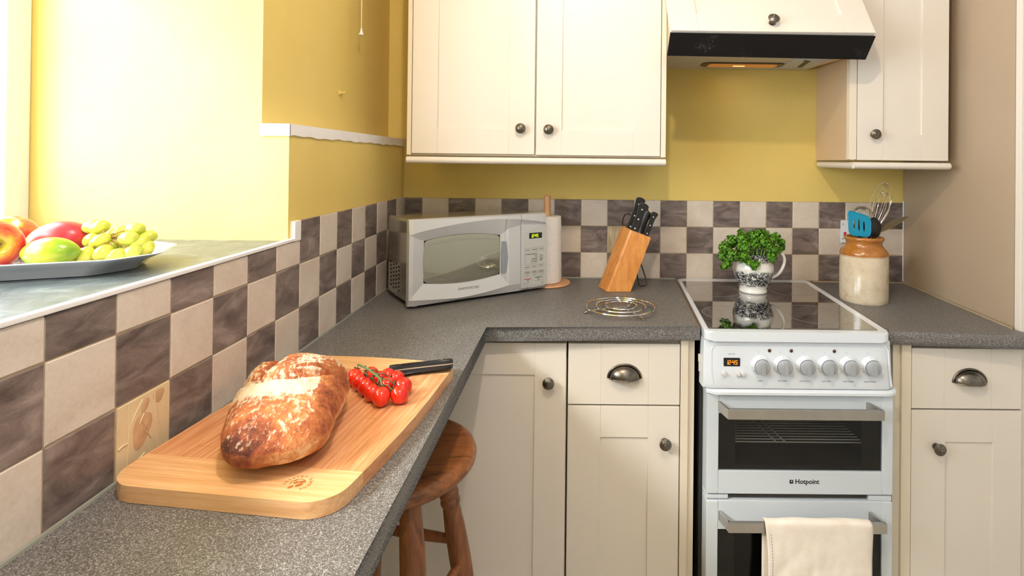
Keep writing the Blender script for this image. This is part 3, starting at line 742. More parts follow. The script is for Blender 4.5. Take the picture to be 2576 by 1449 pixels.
# tea towel over the lower handle
bm = B(); nx, ns = 46, 70; rr = random.Random(3)
x0, x1 = 1.1215, 1.3945; path = []
yb, yf2, zt = -.6775, -.7005, .4345
for i in range(24): path.append((yb, .25 + (zt - .25) * i / 23))
for i in range(1, 8): a = math.pi * i / 8; path.append((-.689 + .0115 * math.cos(a), zt + .0085 * math.sin(a)))
for i in range(40): path.append((yf2, zt - (zt - .13) * i / 39))
rows = []
for j, (y, z) in enumerate(path):
    row = []; s = max(0, (j - 31) / 40)
    for i in range(nx + 1):
        u = i / nx; x = x0 + (x1 - x0) * u - .013 * (1 - u) * 0 + (.004 * math.sin(s * 5 + u * 2) + .008 * s) * (1 if j > 31 else .2)
        f = noise.noise(Vector((u * 4.2, s * 2.2, 3.1))) * .0085 * min(1, s * 4) + noise.noise(Vector((u * 10, s * 6, 1.1))) * .0036 * min(1, s * 3)
        edge = .004 * max(0, (u - .93) / .07) ** 2 - .002 * max(0, (.04 - u) / .04)
        yy = y - (abs(f) + .0005 if j > 31 else 0) + (edge if j > 31 else 0)
        zz = z + (.0022 * noise.noise(Vector((u * 5, .5, 9))) if 24 <= j <= 31 else 0) + (.0035 * (u > .9) * -(u - .9) / .1 if 22 < j < 36 else 0)
        row.append(bm.verts.new((x, yy, zz)))
    rows.append(row)
for a, b in zip(rows, rows[1:]):
    for i in range(nx): bm.faces.new((a[i], a[i + 1], b[i + 1], b[i]))
def mk_linen():
    t = NT('linen'); v = t.coord(); wv = t.noise(t.coord((1, 1, .08)), 700, 2); wv2 = t.noise(t.coord((.08, 1, 1)), 700, 2); g = t.noise(v, 22, 4)
    t.col(t.ramp(g, [(.3, S(228, 214, 200)), (.7, S(240, 230, 219))])); t.set(.9, Sheen_Weight=.2)
    m = t.n('ShaderNodeMath', operation='ADD'); t.l(wv, m.inputs[0]); t.l(wv2, m.inputs[1]); t.bump(m.outputs[0], .3, .0006); return t.m
edge_pts = [tuple(r_[2].co) for r_ in rows]
tw = tag(obj('tea_towel', bm, mk_linen(), sharp=80), 'cream linen tea towel hanging over the lower oven handle', 'towel')
md = tw.modifiers.new('thickness', 'SOLIDIFY'); md.thickness = .0018; md.offset = 0
bm = B()
for j in range(34, 70, 1):
    x, y, z = edge_pts[j]; box(bm, x - .0004, x + .0004, y - .0016, y, z - .0022, z + .0022)
obj('stitching', bm, plain('blue_thread', S(72, 84, 160), .8), tw, label='blue running stitch')

# ------------------------------------------------------------------ microwave (local: x along the front, y to the back, z up)
ang = math.radians(34.72)
mw = thing('microwave', 'silver grey microwave oven standing in the corner with clock reading 12:45', 'microwave', (.1444, -.4742, ZW), ang)
M['silver'] = plain('silver_paint', S(200, 202, 205), .32, .25)
M['silver_case'] = plain('silver_case', S(176, 172, 162), .16, .75)
W_, H0, H1 = .4856, .009, .268
bm = B(); box(bm, .004, W_ - .004, .030, .232, H0 + .002, H1 - .003, .011, 3); case = obj('casing', bm, 'silver_case', mw, world=False)
# front: contour curves  z(u) and depth y
def lerp(a, b, t): return a + (b - a) * max(0, min(1, t))
def arcT(u): return .2241 + .0335 * math.sin(math.pi * min(1, max(0, u / .62))) ** .8 if u < .3 else lerp(.2560, .2330, ((u - .3) / .186) ** 2)
def arcB(u): return lerp(.030, .0175, u / .15) if u < .15 else .0175 + .021 * ((u - .15) / .2) ** 1.8
def winT(u): q = (u - .177) / .127; return .2145 - .012 * q * q
def winB(u): q = (u - .177) / .127; return .0635 + .010 * q * q
u_l, u_r, u_h, u_s = .048, .306, .336, .3810
def inner(u):
    if u <= u_l: s = u / u_l; return lerp(.2225, winT(u_l), s), lerp(.0315, winB(u_l), s), .013 * s
    if u <= u_r: return winT(u), winB(u), .013
    s = (u - u_r) / (u_h - u_r); s2 = min(1, s)
    return lerp(winT(u_r), .2225, s2) + (.009 * max(0, (u - u_h) / .045) if u > u_h else 0), lerp(winB(u_r), .0375, s2), lerp(.013, .001, s2)
us = [0, .012, .024, .036, .048] + [.048 + .258 * i / 24 for i in range(1, 25)] + [.312, .320, .328, .336, .350, .365, .3803]
def frontcol(u, door=True):
    t_, b_, yi = inner(u); t_ = min(t_, arcT(u) - .001); b_ = max(b_, arcB(u) + .001) if u < .34 else arcB(.34)
    if u >= .34: b_ = arcB(.34) + .0
    rc = .006 * max(0, 1 - u / .006) ** 2 if u < .006 else 0
    return [(H1 + .001, .010), (H1 - .002, .0045), (arcT(u), .0), (t_, yi + .006 * (1 if u > u_r + .02 else 0)), (b_, yi), (max(arcB(u), H0 + .004) if u < .34 else b_ - .0005, .0), (H0 + .001, .0075), (H0, .012)], rc
bm = B(); cols = []
for u in us:
    c, rc = frontcol(u); cols.append([bm.verts.new((u, y + rc, z)) for z, y in c])
for i, (a, b) in enumerate(zip(cols, cols[1:])):
    for j in range(7):
        um = (us[i] + us[i + 1]) / 2
        if j == 3 and u_l <= um <= u_r: continue
        bm.faces.new((a[j], b[j], b[j + 1], a[j + 1]))
for c in (cols[0], cols[-1]):
    bk = [bm.verts.new((v.co.x, .030, v.co.z)) for v in c]
    for j in range(7): bm.faces.new((c[j], c[j + 1], bk[j + 1], bk[j]))
tp = [bm.verts.new((u, .030, H1 + .001)) for u in us]; bt = [bm.verts.new((u, .030, H0)) for u in us]
for i in range(len(us) - 1): bm.faces.new((cols[i][0], cols[i + 1][0], tp[i + 1], tp[i])); bm.faces.new((cols[i][7], cols[i + 1][7], bt[i + 1], bt[i]))
door = obj('door', bm, 'silver', mw, world=False, sharp=14)
# window
def mk_mwwin():
    t = NT('microwave_window'); t.col(S(168, 166, 150)); t.set(.06, .8, Coat_Weight=.5, Coat_Roughness=.03); return t.m
bm = B(); ww = [u for u in us if u_l - 1e-6 <= u <= u_r + 1e-6]
a = [bm.verts.new((u, .0135 - .003 * math.sin(math.pi * (u - u_l) / (u_r - u_l)), winT(u) - (.006 if u in (ww[0], ww[-1]) else 0))) for u in ww]
m1 = [bm.verts.new((u + (-.003 if u == ww[0] else 0), .0105 - .004 * math.sin(math.pi * (u - u_l) / (u_r - u_l)), .138)) for u in ww]
b = [bm.verts.new((u, .0135 - .003 * math.sin(math.pi * (u - u_l) / (u_r - u_l)), winB(u) + (.006 if u in (ww[0], ww[-1]) else 0))) for u in ww]
for i in range(len(ww) - 1): bm.faces.new((a[i], a[i + 1], m1[i + 1], m1[i])); bm.faces.new((m1[i], m1[i + 1], b[i + 1], b[i]))
wn = obj('window', bm, mk_mwwin(), door, world=False, sharp=60)
bm = B(); lp = [(u, .0135, winT(u)) for u in ww] + [(u, .0135, winB(u)) for u in ww[::-1]]; tube(bm, lp, .0011, 6, True); obj('window_edge', bm, 'dark_gap', door, world=False)
bm = B()
for r_, zf in enumerate((lambda u: winT(u) - .014, lambda u: winT(u) - .018, lambda u: winB(u) + .012, lambda u: winB(u) + .016)):
    n = 52
    for i in range(n):
        u = u_l + .014 + (u_r - u_l - .03) * (i + .5 * (r_ % 2)) / n; z = zf(u)
        y = .0118 - .0034 * math.sin(math.pi * (u - u_l) / (u_r - u_l))
        bm.faces.new([bm.verts.new((u + a_, y - .001, z + b_)) for a_, b_ in ((-.0006, -.0006), (.0006, -.0006), (.0006, .0006), (-.0006, .0006))])
obj('dot_border', bm, 'print_pale', wn, world=False)
# handle recess with grip
bm = B(); hp = [(.3095, .1835), (.3275, .1805), (.3395, .0735), (.3085, .0775)]
prism(bm, rpoly([(x, z) for x, z in hp[::-1]], .003), -.0015, .0012, Matrix(((1, 0, 0, 0), (0, 0, -1, .0062), (0, 1, 0, 0), (0, 0, 0, 1))), .0006, 1)
obj('handle', bm, plain('handle_grey', S(150, 156, 166), .35, .3), door, world=False)
bm = B(); MF = lambda x, z, y=0: frame((x, y, z), (1, 0, 0), (0, 0, 1), (0, -1, 0))
text(bm, 'DAEWOO', .0118, MF(.1845, .0435, .0057), bold=-.00025); text(bm, 'DC', .0118, MF(.2225, .0430, .0050), bold=-.00025)
lg = obj('lettering', bm, 'print', door, world=False)
# control side
bm = B(); cs = []
us2 = [.3818, .392, .41, .43, .45, .47, .4806, .4846, W_]
for u in us2:
    rc = .0 if u < .478 else .012 * ((u - .478) / .0076) ** 2
    rc = min(rc, .012); tz = lerp(.2315, .2300, (u - .38) / .1)
    c = [(H1 + .001, .010), (H1 - .002, .0045), (arcT(u), .0), (min(tz, arcT(u) - .003), .0075), (.228, .0015), (.018, .0015), (H0 + .001, .0075), (H0, .012)]
    cs.append([bm.verts.new((u, y + rc, z)) for z, y in c])
for a, b in zip(cs, cs[1:]):
    for j in range(7): bm.faces.new((a[j], b[j], b[j + 1], a[j + 1]))
for c in (cs[0], cs[-1]):
    bk = [bm.verts.new((v.co.x, .030, v.co.z)) for v in c]
    for j in range(7): bm.faces.new((c[j], c[j + 1], bk[j + 1], bk[j]))
tp = [bm.verts.new((u, .030, H1 + .001)) for u in us2]; bt = [bm.verts.new((u, .030, H0)) for u in us2]
for i in range(len(us2) - 1): bm.faces.new((cs[i][0], cs[i + 1][0], tp[i + 1], tp[i])); bm.faces.new((cs[i][7], cs[i + 1][7], bt[i + 1], bt[i]))
cpn = obj('control_panel', bm, 'silver', mw, world=False, sharp=18)
bm = B(); kp_ = [(.3915, .038), (.400, .030), (.430, .0245), (.482, .022), (.482, .2275), (.455, .2245), (.42, .2165), (.396, .207), (.3905, .200)]
prism(bm, kp_, -.0015, -.0004, Matrix(((1, 0, 0, 0), (0, 0, -1, 0), (0, 1, 0, 0), (0, 0, 0, 1))), .0004, 1)
pad = obj('keypad', bm, plain('keypad_silver', S(196, 198, 196), .4, .1), cpn, world=False)
bm = B(); prism(bm, rrect(.4115, .4625, .1840, .2030, .001), 0, .0009, MF(0, 0, .0006), .0003, 1); dsp = obj('clock_display', bm, 'black', cpn, world=False)
bm = B(); clock(bm, .0098, MF(.4215, .1882, -.0004), (.35, .65)); obj('digits', bm, 'green_led', dsp, world=False)
def outline(bm, x0, x1, z0, z1, y=.0003, r=.00028): tube(bm, [(x0, y, z0), (x1, y, z0), (x1, y, z1), (x0, y, z1)], r, 4, True)
bm = B()
BT = [(.395, .417, .1385, .151, 'POWER'), (.4225, .4445, .1395, .152, 'DEFROST'), (.4495, .4705, .1405, .153, 'CLOCK'),
      (.395, .417, .0805, .094, 'MANUAL'), (.4225, .4445, .0815, .095, 'PIZZA'), (.4495, .4705, .084, .096, 'READY')]
for x0, x1, z0, z1, s in BT:
    outline(bm, x0, x1, z0, z1); text(bm, s, .0042, MF((x0 + x1) / 2, (z0 + z1) / 2, .0002))
for x0, x1, s1, s2 in ((.395, .417, '10 sec', '1 min'), (.4225, .4445, '1 min', '10 min'), (.4495, .4705, '10 min', '1 hr')):
    outline(bm, x0, x1, .0555, .0655); text(bm, s1, .0036, MF((x0 + x1) / 2, .0705, -.0004)); text(bm, s2, .0036, MF((x0 + x1) / 2, .0605, .0002))
outline(bm, .395, .4445, .099, .1335); text(bm, 'Auto cook menu', .0038, MF(.420, .1310, -.0002))
for i, s in enumerate(('Bread', 'Soup', 'Baked Potato', 'Fresh Vegetable', 'Frozen Vegetable')): text(bm, s, .0036, MF(.443, .1260 - i * .0054, .0002), align='RIGHT'); text(bm, str(i + 1), .0034, MF(.399, .1260 - i * .0054, .0002))
text(bm, 'AUTO', .0042, MF(.460, .1105, .0002)); text(bm, 'COOK', .0042, MF(.460, .1060, .0002))
outline(bm, .394, .423, .0345, .0465); outline(bm, .4345, .466, .0375, .0490)
text(bm, 'STOP', .0046, MF(.4085, .0430, .0002)); text(bm, 'clear', .0036, MF(.4085, .0380, .0002)); text(bm, 'START', .0046, MF(.450, .0458, .0002)); text(bm, 'speedy', .0036, MF(.450, .0410, .0002))
text(bm, 'KOR-6', .0030, MF(.466, .0300, .0002)); outline(bm, .3905, .411, .0085 + .004, .0205, .0012); text(bm, 'E', .006, MF(.4065, .0165, .0010))
obj('lettering', bm, 'print', pad, world=False)
M['key_grey'] = plain('key_grey', S(168, 164, 160), .4)
for x0, x1 in ((.395, .417), (.4225, .4445), (.4495, .4705)):
    bm = B(); box(bm, x0, x1, -.0003, .001, .0665, .0745, .0002); obj('key', bm, 'key_grey', pad, world=False)
bm = B(); box(bm, .395, .4445, -.0002, .001, .1290, .1335, .0002); obj('menu_header', bm, 'key_grey', pad, world=False)
bm = B(); lathe(bm, [(.0082, 0), (.0078, .0012), (0, .0015)], MF(.460, .1200, .0008), 22); obj('key', bm, 'key_grey', pad, world=False)
bm = B(); box(bm, .394, .423, -.0004, .001, .0474, .0486); obj('stop_bar', bm, 'print_red', pad, world=False)
bm = B(); box(bm, .4345, .466, -.0004, .001, .0499, .0511); obj('start_bar', bm, 'print_green', pad, world=False)
bm = B()   # side vents
for i in range(4):
    for j in range(7):
        y = .112 + i * .026; z = .034 + j * .0125 + (.006 if i % 2 else 0); box(bm, .0032, .0062, y - .006, y + .006, z, z + .0062)
obj('vent', bm, 'black', case, world=False)
for x, y in ((.03, .02 + .02), (.45, .05), (.03, .21), (.36, .20)):
    bm = B(); lathe(bm, [(.008, .0005), (.009, .006), (.009, .012)], T(x, y, 0), 16); obj('foot', bm, 'plastic_grey', mw, world=False)

# ------------------------------------------------------------------ kitchen roll on its stand
hx, hy = .538, -.092
t = thing('roll_holder', 'pale wooden kitchen roll stand beside the microwave', 'holder', (hx, hy, ZW))
bm = B(); lathe(bm, [(.086, .0005), (.088, .003), (.086, .0070), (.0, .0072)], T(hx, hy, ZW), 48); obj('base', bm, 'pale_wood', t)
bm = B(); lathe(bm, [(.0125, .007), (.0125, .318), (.010, .322), (0, .323)], T(hx, hy, ZW), 24); obj('rod', bm, 'pale_wood', t)
def mk_paper():
    t = NT('embossed_paper'); v = t.coord(); vo = t.n('ShaderNodeTexVoronoi'); vo.inputs['Scale'].default_value = 58; t.l(v, vo.inputs['Vector'])
    wv = t.n('ShaderNodeMath', operation='SINE'); mm = t.n('ShaderNodeMath', operation='MULTIPLY'); mm.inputs[1].default_value = 26; t.l(vo.outputs['Distance'], mm.inputs[0]); t.l(mm.outputs[0], wv.inputs[0])
    t.col(S(244, 240, 238)); t.set(.9); t.bump(wv.outputs[0], .35, .0012); return t.m
bm = B(); M0 = T(hx, hy, ZW)
n = 60; rows = []
prof = [(.014, .009), (.0530, .009), (.0550, .02), (.0545, .12), (.0530, .20), (.0515, .245), (.050, .2475), (.014, .2475), (.014, .009)]
for r, z in prof: rows.append([bm.verts.new(M0 @ Vector(((r + (.0012 * noise.noise(Vector((math.cos(2 * math.pi * i / n) * 2, math.sin(2 * math.pi * i / n) * 2, z * 14))) if r > .02 else 0)) * math.cos(2 * math.pi * i / n), (r) * math.sin(2 * math.pi * i / n), z))) for i in range(n)])
for a, b in zip(rows, rows[1:]):
    for i in range(n): bm.faces.new((a[i], a[(i + 1) % n], b[(i + 1) % n], b[i]))
tag(obj('kitchen_roll', bm, mk_paper(), sharp=50), 'white embossed kitchen roll on the wooden stand', 'paper roll')

# ------------------------------------------------------------------ knife block
kb = thing('knife_block', 'leaning honey-coloured wooden knife block on the worktop', 'knife block', (.78, -.17, ZW))
A_ = Vector((.345, .0, .939)).normalized(); Wd = Vector((.939, 0, -.345)).normalized(); D_ = Vector((-.33, .944, 0)).normalized()
cs_ = [(.757, -.216), (.8335, -.214), (.806, -.132), (.7275, -.130), (.7265, -.146), (.7485, -.211)]
topc = Vector((.826, -.216, 1.1215)); nrm = A_
bm = B(); lo = []; hi = []
for x, y in cs_:
    p = Vector((x, y, ZW)); s = (topc - p).dot(nrm) / A_.dot(nrm); lo.append(bm.verts.new(p)); hi.append(bm.verts.new(p + A_ * s))
bm.faces.new(lo[::-1]); bm.faces.new(hi)
for i in range(6): bm.faces.new((lo[i], lo[(i + 1) % 6], hi[(i + 1) % 6], hi[i]))
bmesh.ops.bevel(bm, geom=list(bm.edges), offset=.0025, segments=2, profile=.5, affect='EDGES')
obj('block', bm, 'block_wood', kb, sharp=30)
bm = B(); tube(bm, [(.858, -.15, 1.02), (.872, -.13, 1.005), (.890, -.115, .96), (.902, -.11, .925), (.905, -.112, .912), (.895, -.125, .909), (.878, -.140, .909), (.870, -.155, .915), (.862, -.165, .95), (.852, -.17, 1.0)], .0026, 8)
obj('wire_stand', bm, 'steel_dark', kb)
slots = B()
FL = hi and None
def on_top(a, b):       # a along Wd from front-left, b to the back
    return topc + Wd * a + D_ * b
def handle(bm, p0, L, w_, th, curve, hook, lean=0.0):
    """scales of a forged knife handle in the plane (A_,Wd'), thickness along the view depth"""
    ax = (A_ + Wd * lean).normalized(); wx = ax.cross(Vector((0, 1, 0))).normalized() * -1
    if wx.x < 0: wx = -wx
    side = ax.cross(wx).normalized(); n = 14; L_, R_ = [], []
    for i in range(n + 1):
        s = i / n
        c = curve * math.sin(math.pi * s) ; half = w_ * (.50 - .07 * math.sin(math.pi * s * 1.0) + (.10 * max(0, (s - .72) / .28)))
        L_.append((L * s, -half * 1.0 + c * 0)); R_.append((L * s, half + c * .4 + hook * max(0, (s - .78) / .22) ** 1.5))
    tip = [(L + w_ * .42 * math.sin(a), (L_[-1][1] + R_[-1][1]) / 2 - (R_[-1][1] - L_[-1][1]) / 2 * math.cos(a)) for a in [math.pi * k / 8 for k in range(1, 8)]]
    poly = L_ + tip + R_[::-1]
    Mk = frame(p0, ax, wx, side)
    return Mk, poly
def block_knife(p0, L, w_, th, label, hook=.006, rivets=(.12, .48, .86), lean=0, bolster=.02, rr=.0028):
    o = thing('kitchen_knife', label, 'knife', tuple(p0), 0, None)
    bm = B(); Mk, poly = handle(bm, p0, L, w_, th, .002, hook, lean)
    prism(bm, poly, -th / 2, th / 2, Mk, .0025, 2); obj('handle', bm, 'black', o, sharp=40)
    bm = B(); prism(bm, [(x * 1.002, y * 1.03) for x, y in poly], -.0011, .0011, Mk); obj('tang', bm, 'steel', o)
    for s in rivets:
        bm = B(); lathe(bm, [(0, -th - .0012), (rr * .7, -th - .001), (rr, -th - .0006), (rr, .0006), (rr * .7, .001), (0, .0012)], Mk @ T(L * s, 0, th / 2), 14, cap=False); obj('rivet', bm, 'white_text', o)
    bm = B(); prism(bm, [(-.03, -w_ * .36), (.004, -w_ * .42), (.004, w_ * .42), (-.03, w_ * .36)], -.0012, .0012, Mk); obj('blade', bm, 'steel', o)
    return o
block_knife(on_top(.020, .046), .112, .024, .016, 'tallest black riveted knife handle at the back of the block', .004)
block_knife(on_top(.024, .018), .094, .025, .016, 'large black riveted knife handle in front of the tallest one', .005)
block_knife(on_top(.070, .018), .082, .017, .013, 'small black riveted knife handle at the right end of the block', .004, rr=.0023)
block_knife(on_top(.062, .042), .076, .017, .013, 'small black knife handle squeezed behind the rightmost one', .003, rr=.0023)
# sharpening steel
p0 = on_top(.043, .020); ss = thing('sharpening_steel', 'round black handled sharpening steel with hanging ring in the knife block', 'sharpening steel', tuple(p0))
Ms = frame(p0, Wd, D_, A_)
bm = B(); lathe(bm, [(.016, -.004), (.016, .002), (.012, .007), (.0085, .014), (.0085, .022), (.0105, .035), (.0125, .055), (.0128, .072), (.0122, .080), (.010, .083), (0, .083)], Ms, 24); obj('handle', bm, 'black', ss, sharp=40)
bm = B(); box(bm, -.004, .004, -.003, .003, .082, .091, .001, M_=Ms); obj('loop', bm, 'black', ss)
bm = B(); tube(bm, [Ms @ Vector((.0105 * math.cos(a), -.006 + .004 * math.sin(a), .0825 + .0085 * math.sin(a))) for a in [2 * math.pi * k / 24 for k in range(24)]], .0009, 6, True); obj('ring', bm, plain('brass_ring', S(214, 176, 120), .25, 1.0), ss)
bm = B(); lathe(bm, [(.0, -.06), (.004, -.055), (.0045, -.003)], Ms, 12); obj('rod', bm, 'steel', ss)
# scissors
p0 = on_top(.012, .064); sc = thing('scissors', 'black looped scissors handle at the left of the knife block', 'scissors', tuple(p0))
Mx = frame(p0, Wd, A_, -D_)
bm = B(); lp = [(-.003, .0), (-.012, .012), (-.0175, .028), (-.016, .045), (-.006, .054), (.006, .050), (.010, .038), (.006, .022), (.002, .010)]
tube(bm, [Mx @ Vector((x, y, 0)) for x, y in lp], .0024, 8, True); obj('finger_loop', bm, 'black', sc)
bm = B(); prism(bm, [(-.003, -.03), (.004, -.03), (.004, .006), (-.003, .006)], -.001, .001, Mx); obj('blade', bm, 'steel', sc)

# ------------------------------------------------------------------ trivet
tv = thing('trivet', 'chrome wire trivet with three rings lying on the worktop', 'trivet', (.773, -.452, ZW))
for r_, dx, dy in ((.1015, 0, 0), (.074, .002, .006), (.0475, .004, .012)):
    bm = B(); tube(bm, [(.773 + dx + r_ * math.cos(a), -.452 + dy + r_ * math.sin(a), ZW + .0145) for a in [2 * math.pi * k / 60 for k in range(60)]], .0033, 8, True); obj('ring', bm, 'chrome', tv)
for ax_, ay_, bx, by in ((.662, -.487, .775, -.440), (.832, -.556, .790, -.480), (.797, -.420, .845, -.345)):
    v = Vector((bx - ax_, by - ay_, 0)).normalized()
    bm = B(); tube(bm, [(ax_, ay_, ZW + .0046), (ax_ + v.x * .018, ay_ + v.y * .018, ZW + .0085), (bx, by, ZW + .0085)], [.0042, .0032, .0030], 8); obj('foot', bm, 'chrome', tv)

# ------------------------------------------------------------------ jug of parsley
jx, jy, jz = 1.254, -.218, .9125
jg = thing('jug', 'white jug with black willow style transfer pattern standing on the hob', 'jug', (jx, jy, jz))
def mk_china():
    t = NT('transfer_printed_china'); tc = t.n('ShaderNodeTexCoord'); sep = t.n('ShaderNodeSeparateXYZ'); t.l(tc.outputs['Object'], sep.inputs[0])
    ad = t.n('ShaderNodeMath', operation='ARCTAN2')
    sx = t.n('ShaderNodeMath', operation='SUBTRACT'); t.l(sep.outputs[0], sx.inputs[0]); sx.inputs[1].default_value = jx
    sy_ = t.n('ShaderNodeMath', operation='SUBTRACT'); t.l(sep.outputs[1], sy_.inputs[0]); sy_.inputs[1].default_value = jy
    t.l(sx.outputs[0], ad.inputs[0]); t.l(sy_.outputs[0], ad.inputs[1])
    v = t.coord((1, 1, 1.6)); n1 = t.noise(v, 85, 5, .7, 1.5); n2 = t.noise(v, 190, 3, .7, .6); vo = t.n('ShaderNodeTexVoronoi', feature='DISTANCE_TO_EDGE'); vo.inputs['Scale'].default_value = 120; t.l(v, vo.inputs['Vector'])
    pat = t.ramp(n1, [(.42, (0, 0, 0, 1)), (.46, (1, 1, 1, 1))]); fine = t.ramp(n2, [(.40, (0, 0, 0, 1)), (.46, (1, 1, 1, 1))]); cell = t.ramp(vo.outputs['Distance'], [(.03, (1, 1, 1, 1)), (.09, (.0, .0, .0, 1))])
    pat2 = t.mix(.75, pat, t.mix(1.0, fine, cell, 'LIGHTEN'), 'MULTIPLY')
    zz = t.n('ShaderNodeMath', operation='SUBTRACT'); t.l(sep.outputs[2], zz.inputs[0]); zz.inputs[1].default_value = jz
    big = t.noise(v, 38, 3); zj = t.n('ShaderNodeMath', operation='MULTIPLY_ADD'); t.l(big, zj.inputs[0]); zj.inputs[1].default_value = .035; t.l(zz.outputs[0], zj.inputs[2])
    sub = t.n('ShaderNodeMath', operation='SUBTRACT'); t.l(zj.outputs[0], sub.inputs[0]); sub.inputs[1].default_value = .0175
    band = t.ramp(sub.outputs[0], [(.024, (0, 0, 0, 1)), (.029, (1, 1, 1, 1)), (.031, (1, 1, 1, 1)), (.070, (1, 1, 1, 1)), (.084, (.0, .0, .0, 1)), (.108, (0, 0, 0, 1)), (.112, (1, 1, 1, 1)), (.2, (1, 1, 1, 1))])
    msk = t.mix(1.0, band, pat2, 'MULTIPLY')
    t.col(t.mix(msk, S(238, 236, 230), S(34, 36, 46))); t.set(.12, Coat_Weight=.6); return t.m
M['china'] = mk_china()
bm = B(); prof = [(.0, .004), (.044, .004), (.046, 0), (.0485, .002), (.0485, .008), (.0455, .013), (.050, .022), (.060, .042), (.0690, .062), (.0715, .078), (.0695, .092), (.0645, .104), (.0610, .112), (.0605, .120), (.0625, .128), (.0655, .134), (.0640, .1345), (.0590, .126), (.057, .115), (.060, .10), (.066, .08), (.060, .05), (.0, .02)]
fs = lathe(bm, [(r_ * .95, z_) for r_, z_ in prof], T(jx, jy, jz), 56, cap=False)
for v in bm.verts:
    h = v.co.z - jz; q = max(0, (h - .095) / .04)
    if q > 0:
        a = math.atan2(v.co.y - jy, v.co.x - jx); d_ = abs(abs(a) - math.pi); s = math.exp(-(d_ / .45) ** 2)
        v.co.x -= .022 * s * q; v.co.z += .008 * s * q * q
        s2 = math.exp(-(a / .6) ** 2); v.co.z += .004 * s2 * q
obj('body', bm, 'china', jg, sharp=60)
bm = B(); hp = [(.054, .122), (.070, .136), (.088, .138), (.103, .126), (.108, .108), (.104, .088), (.093, .068), (.078, .054), (.058, .046)]
pts = []
for i in range(len(hp) - 1):
    for k in range(4):
        s = k / 4; p1 = hp[max(0, i - 1)], hp[i], hp[i + 1], hp[min(len(hp) - 1, i + 2)]
        c = [0.5 * ((2 * p1[1][m]) + (-p1[0][m] + p1[2][m]) * s + (2 * p1[0][m] - 5 * p1[1][m] + 4 * p1[2][m] - p1[3][m]) * s * s + (-p1[0][m] + 3 * p1[1][m] - 3 * p1[2][m] + p1[3][m]) * s ** 3) for m in (0, 1)]
        pts.append((jx + c[0], jy, jz + c[1]))
tube(bm, pts, .0052, 12); obj('handle', bm, plain('china_white', S(238, 236, 230), .12, Coat_Weight=.6), jg)
pa = thing('parsley', 'bunch of curly green parsley standing in the patterned jug', 'herb', (jx, jy, jz + .03))
rp = random.Random(11); bl = B(); bs = B()
def spray(c, R_, n):
    for _ in range(n):
        d = Vector((rp.gauss(0, 1), rp.gauss(0, 1), rp.gauss(0, 1) + .25)).normalized(); p = c + d * R_ * rp.uniform(.45, 1.0)
        sz = rp.uniform(.0022, .0044); nrm = (d + Vector((rp.uniform(-.5, .5), rp.uniform(-.5, .5), rp.uniform(-.3, .6)))).normalized(); u = nrm.orthogonal().normalized(); v = nrm.cross(u)
        k = 9; cv = bl.verts.new(p); ph = rp.uniform(0, 6); ring_ = []; ring2 = []
        for i in range(k):
            a = 2 * math.pi * i / k + ph; zz = sz * (.55 if i % 2 else -.25) + rp.uniform(-.1, .1) * sz
            ring_.append(bl.verts.new(p + (u * math.cos(a) + v * math.sin(a)) * sz * .6 + nrm * zz * .4)); ring2.append(bl.verts.new(p + (u * math.cos(a) + v * math.sin(a)) * sz * rp.uniform(.85, 1.25) + nrm * zz * 1.3))
        for i in range(k):
            j = (i + 1) % k; bl.faces.new((cv, ring_[i], ring_[j])); bl.faces.new((ring_[i], ring2[i], ring2[j], ring_[j]))
# heads placed around and above the rim: (x, y, z offset from jug base, radius, count)
heads = [(-.105, -.02, .152, .022, 60), (-.118, -.03, .125, .018, 42), (-.088, -.045, .130, .024, 60), (-.075, 0, .172, .024, 60), (-.100, -.035, .100, .015, 34), (-.112, -.04, .092, .012, 22), (-.045, -.02, .182, .022, 55), (-.048, -.05, .158, .024, 60), (-.052, -.062, .128, .020, 50), (-.035, -.068, .112, .014, 30),
         (-.005, -.01, .190, .022, 55), (.012, -.03, .198, .022, 55), (.020, -.045, .175, .024, 60), (-.012, -.05, .168, .020, 45), (.038, -.01, .190, .022, 50), (.058, -.02, .180, .020, 45), (.078, 0, .188, .016, 30), (.095, -.005, .170, .014, 30), (.098, 0, .150, .012, 22), (.090, 0, .138, .009, 14),
         (.048, -.045, .150, .022, 55), (.040, -.065, .128, .018, 45), (.062, -.04, .150, .016, 32), (-.014, -.075, .108, .011, 22), (-.024, -.078, .098, .010, 18), (-.040, .02, .202, .009, 16), (-.042, .02, .192, .009, 14), (0, .03, .18, .025, 50), (.05, .03, .17, .022, 40), (-.06, .03, .16, .022, 40)]
for x, y, z, r_, n_ in heads:
    c = Vector((jx + x, jy + y, jz + z)); spray(c, r_, int(n_ * 3.2))
    b0 = Vector((jx + x * .12, jy + y * .12, jz + .045)); mid = Vector((jx + x * .42, jy + y * .42, jz + max(.13, z * .86)))
    tube(bs, [b0, b0.lerp(mid, .5) + Vector((0, 0, .006)), mid, c], [.0015, .0014, .0012, .0009], 5)
for dx in (-.014, .0, .012, .022, -.004):
    tube(bs, [(jx + dx * .6, jy - .03, jz + .06), (jx + dx, jy - .042, jz + .14), (jx + dx * 1.8, jy - .035, jz + .175)], .0017, 6)
def mk_leaf():
    t = NT('parsley_leaf'); v = t.coord(); f = t.noise(v, 120, 3)
    t.col(t.ramp(f, [(.3, S(36, 88, 8)), (.5, S(78, 138, 18)), (.7, S(132, 180, 42))])); t.set(.38); return t.m
o = obj('leaves', bl, mk_leaf(), pa, sharp=180); o['kind'] = 'stuff'
obj('stems', bs, plain('parsley_stem', S(122, 160, 66), .45), pa)

